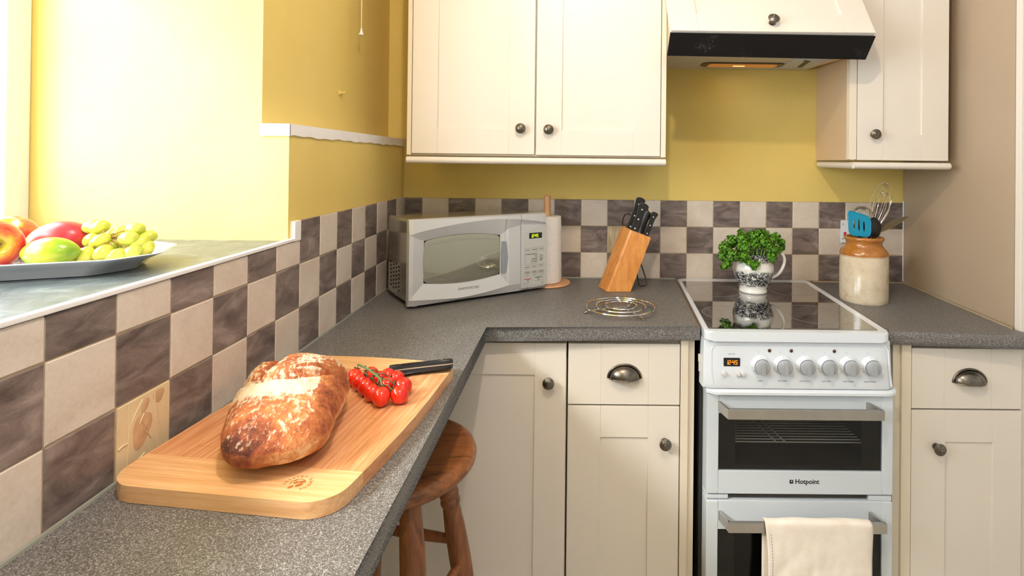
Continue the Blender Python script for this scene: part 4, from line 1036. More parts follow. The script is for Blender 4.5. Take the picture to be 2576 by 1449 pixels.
# ------------------------------------------------------------------ stoneware jar with utensils
qx, qy, qz = 1.608, -.268, ZR
cr_ = thing('stoneware_jar', 'tall cream stoneware jar with glossy brown neck holding utensils', 'jar', (qx, qy, qz))
def mk_stone():
    t = NT('salt_glazed_stoneware'); tc = t.n('ShaderNodeTexCoord'); sep = t.n('ShaderNodeSeparateXYZ'); t.l(tc.outputs['Object'], sep.inputs[0])
    v = t.coord(); n1 = t.noise(v, 30, 5, .6); n2 = t.noise(v, 140, 3, .6); n3 = t.noise(v, 8, 3)
    body = t.ramp(n1, [(.28, S(180, 154, 122)), (.42, S(204, 188, 162)), (.7, S(216, 202, 178))]); spots = t.ramp(n2, [(.26, (0, 0, 0, 1)), (.34, (1, 1, 1, 1))])
    body = t.mix(t.ramp(n2, [(.28, (.7, .7, .7, 1)), (.33, (0, 0, 0, 1))]), body, S(140, 104, 66)); 
    ad = t.n('ShaderNodeMath', operation='MULTIPLY_ADD'); t.l(n3, ad.inputs[0]); ad.inputs[1].default_value = .012; t.l(sep.outputs[2], ad.inputs[2])
    mr = t.n('ShaderNodeMapRange'); t.l(ad.outputs[0], mr.inputs[0]); mr.inputs[1].default_value = qz + .150; mr.inputs[2].default_value = qz + .166
    brown = t.ramp(n1, [(.3, S(148, 88, 30)), (.7, S(184, 122, 56))])
    t.col(t.mix(t.ramp(mr.outputs[0], [(.2, (0, 0, 0, 1)), (.55, (.4, .4, .4, 1)), (.75, (1, 1, 1, 1))]), body, brown)); t.set(.2, Coat_Weight=.5); t.bump(n1, .1, .002); return t.m
bm = B()
lathe(bm, [(r_ * .94, z_) for r_, z_ in [(0, .004), (.070, .003), (.0755, .0), (.0775, .004), (.0785, .012), (.0785, .080), (.0780, .150), (.0775, .1545), (.0782, .158), (.0760, .166), (.0640, .180), (.0590, .186), (.0580, .192), (.0592, .199), (.0630, .204), (.0645, .2085), (.0630, .2125), (.0590, .2145), (.0550, .2135), (.052, .208), (.052, .19), (.066, .17), (.070, .15), (.070, .02), (0, .012)]], T(qx, qy, qz), 64, cap=False)
obj('body', bm, mk_stone(), cr_, sharp=50)
# blue turner
tn = thing('spatula', 'bright blue slotted spatula leaning at the front of the stoneware jar', 'spatula', (1.587, -.295, ZR + .02))
MB_ = frame((1.5790, -.293, 1.1540), Vector((.985, 0, -.035)).normalized(), Vector((.02, .12, 1)).normalized(), Vector((0, -1, .1)).normalized())
bm = B(); out = rpoly([(-.037, -.036), (.035, -.040), (.038, .028), (-.039, .050)][::1], .019, 6)
slotsx = [(-.019, -.016, .018), (-.003, -.022, .020), (.0135, -.022, .012)]
vo_ = [bm.verts.new(MB_ @ Vector((x, y, 0))) for x, y in out]; eo = [bm.edges.new((vo_[i], vo_[(i + 1) % len(vo_)])) for i in range(len(vo_))]
for sx, s0, s1 in slotsx:
    pl = [(sx + .0036 * math.cos(a), (s0 + s1) / 2 + (s1 - s0) / 2 * math.sin(a)) for a in [2 * math.pi * k / 20 for k in range(20)]]
    vv = [bm.verts.new(MB_ @ Vector((x, y, 0))) for x, y in pl]; eo += [bm.edges.new((vv[i], vv[(i + 1) % 20])) for i in range(20)]
bmesh.ops.triangle_fill(bm, use_beauty=True, use_dissolve=False, edges=eo)
r = bmesh.ops.extrude_face_region(bm, geom=list(bm.faces)); nv = MB_.to_3x3() @ Vector((0, 0, 1)) * .0035
for v in [g for g in r['geom'] if isinstance(g, bmesh.types.BMVert)]: v.co += nv
M['blue'] = plain('blue_silicone', S(0, 136, 172), .42)
obj('blade', bm, 'blue', tn, sharp=40)
bm = B(); tube(bm, [MB_ @ Vector(p) for p in [(x * .96, y * .95, .0035) for x, y in out]], .0016, 6, True); obj('rim', bm, 'blue', tn)
bm = B(); tube(bm, [MB_ @ Vector((-.002, -.030, -.001)), (1.592, -.285, 1.06), (1.60, -.27, .925)], .005, 10); obj('handle', bm, 'black', tn)
# black ladle
ld = thing('ladle', 'black round-backed ladle standing in the stoneware jar', 'ladle', (1.635, -.275, ZR + .02))
bm = B(); Ml = T(1.628, -.270, 1.142) @ R(12, 'Y')
lathe(bm, [(0, .038), (.012, .036), (.024, .029), (.033, .017), (.036, .002), (.034, -.016), (.029, -.026), (.027, -.026), (.031, -.014), (.033, .002), (.030, .015), (.022, .026), (.011, .033), (0, .035)], Ml, 32, cap=False, sy=.62); obj('bowl', bm, 'black', ld, sharp=60)
bm = B(); tube(bm, [(1.630, -.262, 1.12), (1.625, -.262, 1.05), (1.618, -.262, .925)], .0045, 8); obj('handle', bm, 'black', ld)
# steel slotted skimmer behind
sk = thing('slotted_spoon', 'steel slotted spoon with curved top showing above the blue spatula', 'spoon', (1.60, -.225, ZR + .02))
bm = B()
def dome(cx, cyy, cz, a, b, c, n=24, m=7, y_out=-1):
    g = []
    for i in range(m + 1):
        ph = math.pi / 2 * i / m; g.append([bm.verts.new((cx + a * math.cos(2 * math.pi * j / n) * math.sin(ph), cyy + y_out * b * math.cos(ph), cz + c * math.sin(2 * math.pi * j / n) * math.sin(ph))) for j in range(n)])
    for i in range(m):
        for j in range(n):
            k = (j + 1) % n
            if 2 <= i <= 4 and j in (3, 4, 7, 8): continue
            if i == 0: bm.faces.new((g[1][j], g[1][k], g[0][0])) if j else bm.faces.new((g[1][j], g[1][k], g[0][0]))
            else: bm.faces.new((g[i][j], g[i][k], g[i + 1][k], g[i + 1][j]))
dome(1.603, -.262, 1.172, .040, .022, .040)
tube(bm, [(1.603 + .0405 * math.cos(a), -.262, 1.172 + .0405 * math.sin(a)) for a in [2 * math.pi * k / 36 for k in range(36)]], .0016, 6, True)
obj('bowl', bm, 'steel', sk, sharp=60)
bm = B(); tube(bm, [(1.605, -.262, 1.133), (1.61, -.245, 1.03), (1.618, -.235, .925)], .0035, 8); obj('handle', bm, 'steel', sk)
# whisk
wk = thing('whisk', 'steel balloon whisk standing tallest in the stoneware jar', 'whisk', (1.64, -.24, ZR + .02))
base = Vector((1.642, -.245, 1.105)); tip = Vector((1.690, -.255, 1.292)); ax = (tip - base).normalized(); ux = Vector((1, 0, -.25)).normalized(); ux = (ux - ax * ux.dot(ax)).normalized(); vx = ax.cross(ux)
for k, (rad, hh) in enumerate(((.040, 1.0), (.038, .985), (.036, .99), (.030, .84), (.027, .83), (.024, .80))):
    bm = B(); th = math.pi * k / 6 + .15; pts = []; Ln = (tip - base).length * hh
    for i in range(29):
        s = -1 + 2 * i / 28; h = 1 - abs(s) ** 2.6; lat = rad * (abs(s) ** .0) * math.sin(s * math.pi / 2) * (1 if abs(s) < .62 else max(0.08, 1 - ((abs(s) - .62) / .38) ** 1.5 * .95)) * 1.15
        pts.append(base + ax * Ln * h + (ux * math.cos(th) + vx * math.sin(th)) * lat + ux * (.006 * (k - 3) if k > 2 else 0) * h)
    tube(bm, pts, .0009, 6); obj('wire', bm, 'chrome', wk)
bm = B(); tube(bm, [base + ax * .006, base - ax * .08, (1.612, -.24, .925)], [.0055, .005, .005], 10); obj('handle', bm, 'steel', wk)
# serving spoon
sn = thing('serving_spoon', 'steel spoon leaning out of the jar to the right', 'spoon', (1.66, -.25, ZR + .02))
bm = B(); g = []; n = 12; s0 = Vector((1.668, -.262, 1.128)); s1 = Vector((1.752, -.275, 1.182)); dv = s1 - s0
for i in range(n + 1):
    s = i / n; wdt = .024 * math.sin(math.pi * min(1, s * .96 + .03)) ** .6; dip = -.008 * math.sin(math.pi * s)
    c = s0 + dv * s + Vector((-.3, 0, 1)) * dip * -.5
    g.append([bm.verts.new(c + Vector((.1, 1, .1)) * wdt * t_ + Vector((.45, 0, -.8)) * (.007 * (1 - t_ * t_) * math.sin(math.pi * s))) for t_ in (-1, -.6, -.2, .2, .6, 1)])
for a, b in zip(g, g[1:]):
    for j in range(5): bm.faces.new((a[j], a[j + 1], b[j + 1], b[j]))
bo = obj('bowl', bm, 'steel', sn, sharp=70)
bm = B(); tube(bm, [s0, (1.655, -.26, 1.10), (1.63, -.25, .925)], [.0028, .003, .003], 8); obj('handle', bm, 'steel', sn)
# socket on the tiles behind the jar
so = thing('wall_socket', 'white switched wall socket on the tiles behind the stoneware jar', 'socket', (1.71, -.004, 1.095))
bm = B(); box(bm, 1.665, 1.752, -.009, -.0005, 1.052, 1.139, .002); obj('plate', bm, 'white', so)
bm = B(); box(bm, 1.674, 1.684, -.0115, -.008, 1.078, 1.094, .001); obj('switch', bm, plain('red_neon', S(216, 50, 48), .4), so)
for z in (1.068, 1.124):
    bm = B(); lathe(bm, [(.003, 0), (.003, .0008), (0, .0012)], T(1.671, -.009, z) @ FRONT, 12); obj('screw', bm, 'steel', so)

# ------------------------------------------------------------------ chopping board
bx, by, ba = .188, -1.150, math.radians(-7.2)
bd = thing('chopping_board', 'bamboo chopping board with rounded corners under the loaf of bread', 'chopping board', (bx, by, ZW + .0006), ba)
def board_outline(o=0):
    pts = []; hw, hl = .163 - o, .236 - o
    def arc(cx, cyy, r, a0, a1, n=10): return [(cx + r * math.cos(math.radians(a0 + (a1 - a0) * i / n)), cyy + r * math.sin(math.radians(a0 + (a1 - a0) * i / n))) for i in range(n + 1)]
    r = .045 - o
    pts += arc(hw - r, -hl + r, r, -90, 0)
    pts += [(hw + .008 * math.cos(math.pi / 2 * s), s * (hl - r)) for s in (-.6, -.3, 0, .3, .6)]
    pts += arc(hw - r * .6, hl - r * .6, r * .6, 0, 90)
    pts += [(s * (hw - r), hl + .006 * math.cos(math.pi / 2 * s)) for s in (.6, .3, 0, -.3, -.6)]
    pts += arc(-hw + r, hl - r, r, 90, 180)
    pts += [(-hw - .004 * math.cos(math.pi / 2 * s), s * (hl - r)) for s in (.6, .3, 0, -.3, -.6)]
    pts += arc(-hw + r, -hl + r, r, 180, 270)
    return pts
bm = B(); BZ = .0215; ol = board_outline()
prism(bm, ol, .0, BZ, None, .0025, 2)
for f in bm.faces: f.material_index = 0
cuts = [(-.236 + .072, (0, 1, 0)), (.236 - .062, (0, 1, 0))]
for yc, nn in cuts: bmesh.ops.bisect_plane(bm, geom=list(bm.verts) + list(bm.edges) + list(bm.faces), plane_co=(0, yc, 0), plane_no=nn)
for f in bm.faces:
    c = f.calc_center_median()
    if c.y < -.236 + .072 or c.y > .236 - .062: f.material_index = 1
obj('board', bm, ['bamboo', 'bamboo_end'], bd, world=False)
bm = B(); Mst = T(.093, -.200, BZ + .0001) @ R(-2, 'Z')
s_ = 'natural bamboo'
for i, ch in enumerate(s_):
    a = math.radians(195 - i * 240 / (len(s_) - 1))
    if ch != ' ': text(bm, ch, .0075, Mst @ T(.017 * math.cos(a), .0155 * math.sin(a), 0) @ Matrix.Rotation(a - math.pi / 2, 4, 'Z'), .0002)
for cx, cyy, rx, ry, an in ((-.003, .001, .0035, .0022, .8), (.004, .004, .0045, .0022, .3), (.004, -.003, .003, .005, -.7), (-.004, -.009, .0022, .004, -.5), (-.007, .005, .003, .0009, .6)):
    prism(bm, [(cx + rx * math.cos(t_) * math.cos(an) - ry * math.sin(t_) * math.sin(an), cyy + rx * math.cos(t_) * math.sin(an) + ry * math.sin(t_) * math.cos(an)) for t_ in [2 * math.pi * k / 16 for k in range(16)]], 0, .0002, Mst)
tube(bm, [Mst @ Vector((.0095 * math.cos(a), .009 * math.sin(a), .0001)) for a in [math.pi * k / 14 for k in range(2, 17)]], .00035, 4)
obj('burnt_stamp', bm, 'burn', bd, world=False, label='burnt round stamp')
bm = B(); rr = random.Random(8)
for cx, cyy in ((-.10, -.135), (.02, -.10), (.10, -.02), (.11, .03), (.055, -.06), (.125, .12), (-.12, .05)):
    for k in range(9):
        x = cx + rr.uniform(-.010, .010); y = cyy + rr.uniform(-.0015, .0015)
        prism(bm, [(x, y), (x + .0018, y + .0002), (x + .0016, y + .0011), (x + .0001, y + .0009)], BZ, BZ + .00012)
obj('grain_marks', bm, plain('bamboo_node', S(176, 108, 60), .5), bd, world=False)

# ------------------------------------------------------------------ loaf of bread
lx, ly, la = .1775, -1.232, math.radians(18)
def mk_crust():
    t = NT('floured_crust'); v = t.coord()
    n1 = t.noise(v, 16, 6, .65, .4); n2 = t.noise(v, 95, 5, .7); n4 = t.noise(v, 7, 3, .5)
    n5 = t.noise(t.coord((1.6, .8, 1)), 120, 3, .55, .3)
    def attr(n): return t.n('ShaderNodeAttribute', attribute_name=n).outputs['Fac']
    def ma(x, k, y):
        m = t.n('ShaderNodeMath', operation='MULTIPLY_ADD'); t.l(x, m.inputs[0]); m.inputs[1].default_value = k
        if isinstance(y, (int, float)): m.inputs[2].default_value = y
        else: t.l(y, m.inputs[2])
        return m.outputs[0]
    cr = ma(n2, .55, ma(attr('burn'), -.35, n1))
    crust = t.ramp(cr, [(.46, S(88, 42, 26)), (.64, S(150, 76, 40)), (.80, S(188, 112, 62)), (.94, S(214, 154, 100)), (1.04, S(228, 186, 138))])
    spots = t.ramp(n5, [(.44, (0, 0, 0, 1)), (.70, (1, 1, 1, 1))])
    m3 = ma(spots, .30, ma(n2, .85, ma(n1, -.25, ma(n4, .35, attr('flour')))))
    mr = t.n('ShaderNodeMapRange'); t.l(m3, mr.inputs[0]); mr.inputs[1].default_value = .68; mr.inputs[2].default_value = .90; mr.inputs[4].default_value = .82
    t.col(t.mix(mr.outputs[0], crust, S(234, 215, 192))); t.set(.8)
    t.bump(ma(spots, .3, ma(n2, 1.2, n1)), .8, .003); return t.m
bm = B(); A_l, B_l = .0815, .143; NU, NV = 150, 84; rows = []
fl = bm.verts.layers.float.new('flour'); bu = bm.verts.layers.float.new('burn')
def sst(x): x = max(0, min(1, x)); return x * x * (3 - 2 * x)
for j in range(NV + 1):
    ph = math.pi * (j / NV); row = []
    for i in range(NU):
        th = 2 * math.pi * i / NU
        x, y, z = math.sin(ph) * math.cos(th), math.sin(ph) * math.sin(th), math.cos(ph)
        if z < 0: z = -abs(z) ** .55 * .62; x *= max(0, 1 + z) ** .10; y *= max(0, 1 + z) ** .10
        ro = math.hypot(x, y)
        if ro > 1e-6:
            cc, ss = x / ro, y / ro; k_ = (abs(cc) ** 2.9 + abs(ss) ** 2.9) ** (-1 / 2.9); x *= k_; y *= k_
        px, py = x * A_l * (1 + .08 * y) * .97, y * B_l * .97
        wob = 1 + .05 * noise.noise(Vector((x * 1.6, y * 1.6, 2.2))); px *= wob; py *= wob
        u = (z + .62) / 1.62
        top = max(0, z)
        f_ = py + .020 - 11 * px * px
        Hh = .092 + .014 * sst((f_ + .002) / .030) * sst(top * 1.6) - .008 * sst((py - .09) / .05)
        pz = u ** .92 * Hh
        crease = -.006 * math.exp(-((f_ - .002) / .0034) ** 2) + .003 * math.exp(-((f_ + .010) / .007) ** 2)
        g_ = px + .036 - .25 * (py - .05); pocket = -.016 * math.exp(-(g_ / .013) ** 2) * sst((py - .002) / .02) * (1 - .6 * sst((py - .085) / .03))
        rid = .0022 * math.sin((py - .45 * px) * 560) * sst((px + .0) / .02) * sst((f_ - .004) / .012) * (1 - sst((f_ - .075) / .02))
        rid2 = .0022 * math.sin((py + .9 * px) * 420) * sst((-px - .035) / .012) * sst((py + .01) / .02) * (1 - sst((py - .07) / .03))
        n_ = Vector((x, y, max(z, -.2))).normalized()
        nz = noise.noise(Vector((px * 20, py * 20, pz * 20))) * .0035 + noise.noise(Vector((px * 60, py * 60, pz * 60 + 4))) * .0016 + noise.noise(Vector((px * 160, py * 160, pz * 160))) * .0009
        k = sst(top * 3)
        p = Vector((px, py, max(0, pz))) + n_ * ((nz + (crease + pocket) * sst(top * 1.5) + (rid + rid2) * min(1, k + .5)) if pz > .002 else 0)
        p.z = max(0.0, p.z); vert = bm.verts.new(p)
        white = .42 * math.exp(-((f_ + .026) / .024) ** 2) * (1 - sst((px - .040) / .012)) * k
        fk = .10 * (1 - sst((px - .034) / .014)) * sst(top * 2) + white + .30 * sst((rid - .0004) / .0008) + .30 * sst((rid2 - .0004) / .0008) + .16 * sst((-px - .055) / .012) * sst((py + .03) / .03)
        fk -= .18 * sst((px - .040) / .014) * (1 - sst((py - .03) / .03)) + .22 * math.exp(-(g_ / .014) ** 2) * sst((py - .01) / .02) + .05 * sst((py - .04) / .03) + .12 * sst((-.05 + .16 - top) / .2)
        vert[fl] = fk + .06 * math.exp(-((g_ - .022) / .006) ** 2) * sst(f_ / .01)
        vert[bu] = .55 * math.exp(-(g_ / .013) ** 2) * sst((py - .02) / .02) + .6 * sst((-py - .085) / .04) * sst((-px + .02) / .05) + .3 * sst((px - .035) / .02) * sst((-py + .0) / .05) - .4 * sst((.10 - top) / .1) + .2 * sst((-px - .04) / .03) * sst((-py) / .04)
        row.append(vert)
    rows.append(row)
for a, b in zip(rows, rows[1:]):
    for i in range(NU): bm.faces.new((a[i], a[(i + 1) % NU], b[(i + 1) % NU], b[i]))
bmesh.ops.remove_doubles(bm, verts=bm.verts, dist=1e-5)
lf = obj('bread_loaf', bm, mk_crust(), sharp=180); lf.location = (lx, ly, ZW + BZ + .0009); lf.rotation_euler = (0, 0, la)
tag(lf, 'large crusty floured loaf of bread on the bamboo board', 'bread')

# ------------------------------------------------------------------ vine tomatoes
tz = ZW + BZ + .0007
vt = thing('vine_tomatoes', 'bunch of red cherry tomatoes on the vine on the bamboo board', 'tomatoes', (.26, -1.09, tz))
def mk_tomato():
    t = NT('tomato_skin'); v = t.coord(); f = t.noise(v, 16, 2); t.col(t.ramp(f, [(.35, S(206, 26, 14)), (.65, S(226, 50, 20))])); t.set(.08, Subsurface_Weight=.15, Subsurface_Scale=.01, Coat_Weight=.4); return t.m
M['tomato'] = mk_tomato(); M['vine'] = plain('vine_green', S(96, 112, 72), .6, nscale=200, namt=.15); M['calyx'] = plain('calyx_green', S(44, 70, 34), .6)
tom = [(.2885, -1.137, 0, .0148), (.3170, -1.127, 0, .0145), (.3130, -1.0935, 0, .0150), (.2670, -1.119, 0, .0140), (.2480, -1.0965, 0, .0142), (.2290, -1.0755, 0, .0145), (.2095, -1.0535, 0, .0142),
       (.2830, -1.087, .002, .0140), (.2590, -1.0585, .002, .0138), (.2365, -1.0415, .002, .0142), (.2690, -1.0420, 0, .0135), (.2900, -1.0560, 0, .0138)]
pts_v = [(.212, -1.040, .034), (.228, -1.056, .036), (.246, -1.075, .0375), (.262, -1.093, .0375), (.278, -1.112, .036), (.286, -1.126, .031)]
bm = B(); tube(bm, [(x, y, tz + z) for x, y, z in pts_v], [.0022, .0021, .0021, .0019, .0018, .0016], 8)
anch = []
for i, (x, y, dz, r) in enumerate(tom):
    k = min(range(len(pts_v)), key=lambda q: (pts_v[q][0] - x) ** 2 + (pts_v[q][1] - y) ** 2); a = Vector((pts_v[k][0], pts_v[k][1], tz + pts_v[k][2]))
    dirv = Vector((a.x - x, a.y - y, .022)).normalized(); ct = Vector((x, y, tz + r * 1.0 + dz)); topp = ct + dirv * r * 1.12
    tube(bm, [a, a.lerp(topp, .5) + Vector((0, 0, .005)), topp + dirv * .001], [.0013, .0010, .0012], 6); anch.append((ct, dirv, r, topp))
obj('vine_stem', bm, 'vine', vt)
for ct, dv, r, topp in anch:
    q = dv.to_track_quat('Z', 'Y').to_matrix().to_4x4(); bm = B(); n = 20
    prof = [(r * math.sin(math.pi * k / n) * (1 - .04 * math.cos(2 * math.pi * k / n)), -r * 1.12 * math.cos(math.pi * k / n) - (.0012 if k >= n - 1 else 0)) for k in range(n + 1)]
    prof[0] = (0, prof[0][1]); prof[-1] = (0, prof[-1][1])
    lathe(bm, prof, Matrix.Translation(ct) @ q, 28, cap=False); mn = min(v.co.z for v in bm.verts)
    for v in bm.verts: v.co.z += (tz + .0002 - mn)
    to = obj('tomato', bm, 'tomato', vt, sharp=180)
    bm = B(); sh = tz + .0002 - mn
    for k in range(5):
        a = 2 * math.pi * k / 5; e = q.to_3x3() @ Vector((math.cos(a), math.sin(a), 0)); tt_ = topp + Vector((0, 0, sh))
        tube(bm, [tt_ - dv * .001, tt_ + e * .004 + dv * .0004, tt_ + e * .0075 + dv * .002], [.0012, .0009, .0002], 5)
    obj('calyx', bm, 'calyx', to)

# ------------------------------------------------------------------ bread knife
k0 = Vector((.2600, -1.0095, tz + .0115)); k1 = Vector((.3735, -.9745, tz + .0135)); kx = (k1 - k0); kL = kx.length; kx.normalize(); ky = Vector((0, 0, 1)).cross(kx).normalized(); kz = kx.cross(ky)
bk = thing('bread_knife', 'black handled serrated bread knife lying across the back of the bamboo board', 'knife', tuple(k0))
# lies nearly flat: blade plane tilted
Rk = Matrix.Rotation(math.radians(-16), 3, kx); ky2 = Rk @ ky; kz2 = Rk @ kz
Mk = frame(k0, kx, ky2, kz2)
bm = B(); up_ = [(0, .0125), (.012, .0135), (.03, .0125), (.06, .0120), (.09, .0130), (kL - .004, .0135), (kL + .004, .008), (kL + .005, -.004), (kL + .001, -.012), (kL - .010, -.0145), (kL - .022, -.0120), (.07, -.0095), (.045, -.0100), (.028, -.0110), (.016, -.0150), (.0, -.0150)]
up_ = up_[::-1]
prism(bm, up_, -.0095, .0095, Mk, .0035, 2); obj('handle', bm, 'black', bk, sharp=40)
bm = B(); prism(bm, [(x * 1.0015, y * 1.04) for x, y in up_], -.0010, .0010, Mk); obj('tang', bm, plain('tang_steel', S(214, 190, 170), .3, .9), bk)
for x in (.022, .062, .102):
    bm = B(); lathe(bm, [(.0030, 0), (.003, .0006), (0, .0009)], Mk @ T(x, .001, .0095), 14); obj('rivet', bm, 'steel', bk)
bm = B(); bl_ = [(0, .010)]; Lb = .205; n = 46
bl_ = [(.002, .0105), (-Lb * .6, .0105), (-Lb * .92, .004), (-Lb, -.010)]
for i in range(n): 
    x = -Lb + .004 + (Lb - .022) * i / (n - 1); bl_.append((x, -.0125 - (.0011 if i % 2 else 0)))
bl_ += [(-.012, -.0135), (.002, -.0135)]
prism(bm, bl_[::-1], -.0008, .0008, Mk); obj('blade', bm, plain('knife_blade', S(150, 146, 134), .22, 1.0), bk)

# ------------------------------------------------------------------ fruit platter on the window sill
SZ = 1.1695
ex, ey = Vector((.92, .392, 0)).normalized(), Vector((-.392, .92, 0)).normalized()
pc0 = Vector((-.234, -1.206, SZ)); pang = math.atan2(ex.y, ex.x)
pf = thing('platter', 'long grey rimmed china platter on the slate window sill holding fruit', 'platter', tuple(pc0), pang)
def octa(hx_, hy_, c, z, yx=0):
    pts = []; c *= 1.15
    for sx, sy_ in ((1, -1), (1, 1), (-1, 1), (-1, -1)):
        a = (sx * hx_, sy_ * (hy_ - c)); b = (sx * (hx_ - c), sy_ * hy_)
        pts += ([b, a] if sx * sy_ < 0 else [a, b])
    out = []; raw = rpoly(pts, .014, 4)
    for p in raw: out.append((p[0], p[1], z))
    return out
bm = B(); lay = [octa(.100, .052, .03, .008), octa(.120, .066, .034, .004), octa(.126, .071, .036, .0002), octa(.129, .073, .036, .0008), octa(.136, .080, .037, .0105), octa(.150, .090, .040, .018), octa(.168, .102, .044, .0255), octa(.170, .103, .044, .0275), octa(.167, .101, .043, .0285), octa(.146, .086, .038, .0215), octa(.132, .076, .036, .0115), octa(.10, .052, .03, .0095)]
rw = [[bm.verts.new(p) for p in l] for l in lay]
for a, b in zip(rw, rw[1:]):
    for i in range(len(a)): bm.faces.new((a[i], a[(i + 1) % len(a)], b[(i + 1) % len(a)], b[i]))
bm.faces.new(rw[0]); bm.faces.new(rw[-1])
def mk_plat():
    t = NT('grey_printed_china'); v = t.coord(); tc = t.n('ShaderNodeTexCoord'); sp = t.n('ShaderNodeSeparateXYZ'); t.l(tc.outputs['Object'], sp.inputs[0])
    n1 = t.noise(v, 150, 4, .7, 1); pat = t.ramp(n1, [(.50, (0, 0, 0, 1)), (.56, (1, 1, 1, 1))])
    gz = t.ramp(t.n('ShaderNodeNewGeometry').outputs['Normal'] if False else t.noise(v, 3, 1), [(.0, S(180, 180, 183)), (1, S(186, 186, 189))])
    t.col(gz); t.set(.1, Coat_Weight=.6); return t.m
def mk_plat2():
    t = NT('platter_inside'); v = t.coord(); n1 = t.noise(v, 150, 4, .7, 1); t.col(t.ramp(n1, [(.50, S(232, 234, 234)), (.57, S(44, 50, 70))])); t.set(.1, Coat_Weight=.6); return t.m
for f in bm.faces:
    f.normal_update(); c = f.calc_center_median()
    f.material_index = 1 if (c.z > .0084 and abs(c.x) < .1668 and any(v in rw[8] + rw[9] + rw[10] + rw[11] for v in f.verts) and not any(v in rw[7] for v in f.verts)) else 0
obj('dish', bm, [mk_plat(), mk_plat2()], pf, world=False)
def blob(name, label, cat, c, q, prof, mat_, seg=40, group=None, parts=None, ripple=0):
    bm = B(); lathe(bm, prof, None, seg, cap=False)
    if ripple:
        for v in bm.verts: v.co *= 1 + ripple * noise.noise(v.co * 28)
    o = obj(name, bm, mat_, sharp=180); o.location = c; o.rotation_euler = q; tag(o, label, cat, group); return o
def apple_prof(r):
    out = []; n = 30
    for k in range(n + 1):
        t_ = math.pi * k / n; rad = r * math.sin(t_) ** .9 * (1 + .04 * math.cos(t_)); z = r * .90 * math.cos(t_)
        if k < 6: z -= r * .42 * math.exp(-(rad / (r * .26)) ** 2)
        if k > 25: z += r * .20 * math.exp(-(rad / (r * .22)) ** 2)
        out.append((max(rad, 0) if 0 < k < n else 0, z))
    return out
def mk_apple():
    t = NT('apple_skin'); tc = t.n('ShaderNodeTexCoord'); sp = t.n('ShaderNodeSeparateXYZ'); t.l(tc.outputs['Object'], sp.inputs[0])
    v = t.coord((1, 1, .25)); n1 = t.noise(v, 55, 4, .6); n2 = t.noise(t.coord(), 26, 3)
    rr_ = t.n('ShaderNodeVectorMath', operation='LENGTH'); mv = t.n('ShaderNodeCombineXYZ'); t.l(sp.outputs[0], mv.inputs[0]); t.l(sp.outputs[1], mv.inputs[1]); t.l(mv.outputs[0], rr_.inputs[0])
    a = t.n('ShaderNodeMath', operation='MULTIPLY_ADD'); t.l(rr_.outputs['Value'], a.inputs[0]); a.inputs[1].default_value = 12; 
    b = t.n('ShaderNodeMath', operation='MULTIPLY_ADD'); t.l(n1, b.inputs[0]); b.inputs[1].default_value = .35; b.inputs[2].default_value = -.17; t.l(b.outputs[0], a.inputs[2])
    g = t.n('ShaderNodeMath', operation='MULTIPLY_ADD'); t.l(n2, g.inputs[0]); g.inputs[1].default_value = .4; t.l(a.outputs[0], g.inputs[2])
    t.col(t.ramp(g.outputs[0], [(.22, S(150, 150, 60)), (.34, S(222, 190, 70)), (.48, S(226, 110, 62)), (.62, S(200, 44, 44))])); t.set(.22, Coat_Weight=.3); return t.m
M['apple'] = mk_apple()
ap = blob('apple', 'red and yellow apple at the platter front, hollow stem end facing the room', 'apple', (-.2760, -1.2430, SZ + .0465), (math.radians(84), 0, math.radians(62)), apple_prof(.0375), 'apple', group='apples on the platter')
bm = B(); tube(bm, [(0, 0, .012), (.001, 0, .022), (.003, .001, .028)], [.0014, .0011, .0015], 6); obj('stalk', bm, plain('stalk', S(96, 74, 44), .8), ap, world=False)
blob('apple', 'red apple behind the apple with the hollow stem end', 'apple', (-.3260, -1.1660, SZ + .0470), (math.radians(30), math.radians(20), 0), apple_prof(.0365), 'apple', group='apples on the platter')
def egg(a, b, k_=.0, n=26): return [((a * math.sin(math.pi * k / n)) * (1 + k_ * math.cos(math.pi * k / n)) if 0 < k < n else 0, b * math.cos(math.pi * k / n)) for k in range(n + 1)]
def mk_mango():
    t = NT('mango_skin'); v = t.coord(); n1 = t.noise(v, 90, 3); tc = t.n('ShaderNodeTexCoord'); sp = t.n('ShaderNodeSeparateXYZ'); t.l(tc.outputs['Object'], sp.inputs[0])
    m = t.n('ShaderNodeMath', operation='MULTIPLY_ADD'); t.l(sp.outputs[2], m.inputs[0]); m.inputs[1].default_value = 7; m.inputs[2].default_value = .42
    m2 = t.n('ShaderNodeMath', operation='MULTIPLY_ADD'); t.l(t.noise(v, 22, 3), m2.inputs[0]); m2.inputs[1].default_value = .4; t.l(m.outputs[0], m2.inputs[2])
    t.col(t.ramp(m2.outputs[0], [(.35, S(222, 176, 90)), (.52, S(214, 96, 84)), (.75, S(188, 44, 62))])); t.set(.3); return t.m
mg = blob('mango', 'red mango lying between the apples and the grapes behind the lime', 'mango', (-.2400, -1.1700, SZ + .0425), (0, math.radians(82), math.radians(12)), egg(.0330, .0455, .06), mk_mango(), ripple=.03)
bm = B(); tube(bm, [(0, 0, -.047), (.001, 0, -.052)], [.002, .0015], 6); obj('stalk', bm, plain('mango_stalk', S(140, 110, 50), .8), mg, world=False)
def mk_lime():
    t = NT('lime_skin'); v = t.coord(); n1 = t.noise(v, 20, 3); n2 = t.noise(v, 260, 2)
    t.col(t.ramp(n1, [(.35, S(100, 140, 16)), (.5, S(140, 168, 30)), (.70, S(200, 190, 56))])); t.set(.28, Coat_Weight=.3); t.bump(n2, .35, .001); return t.m
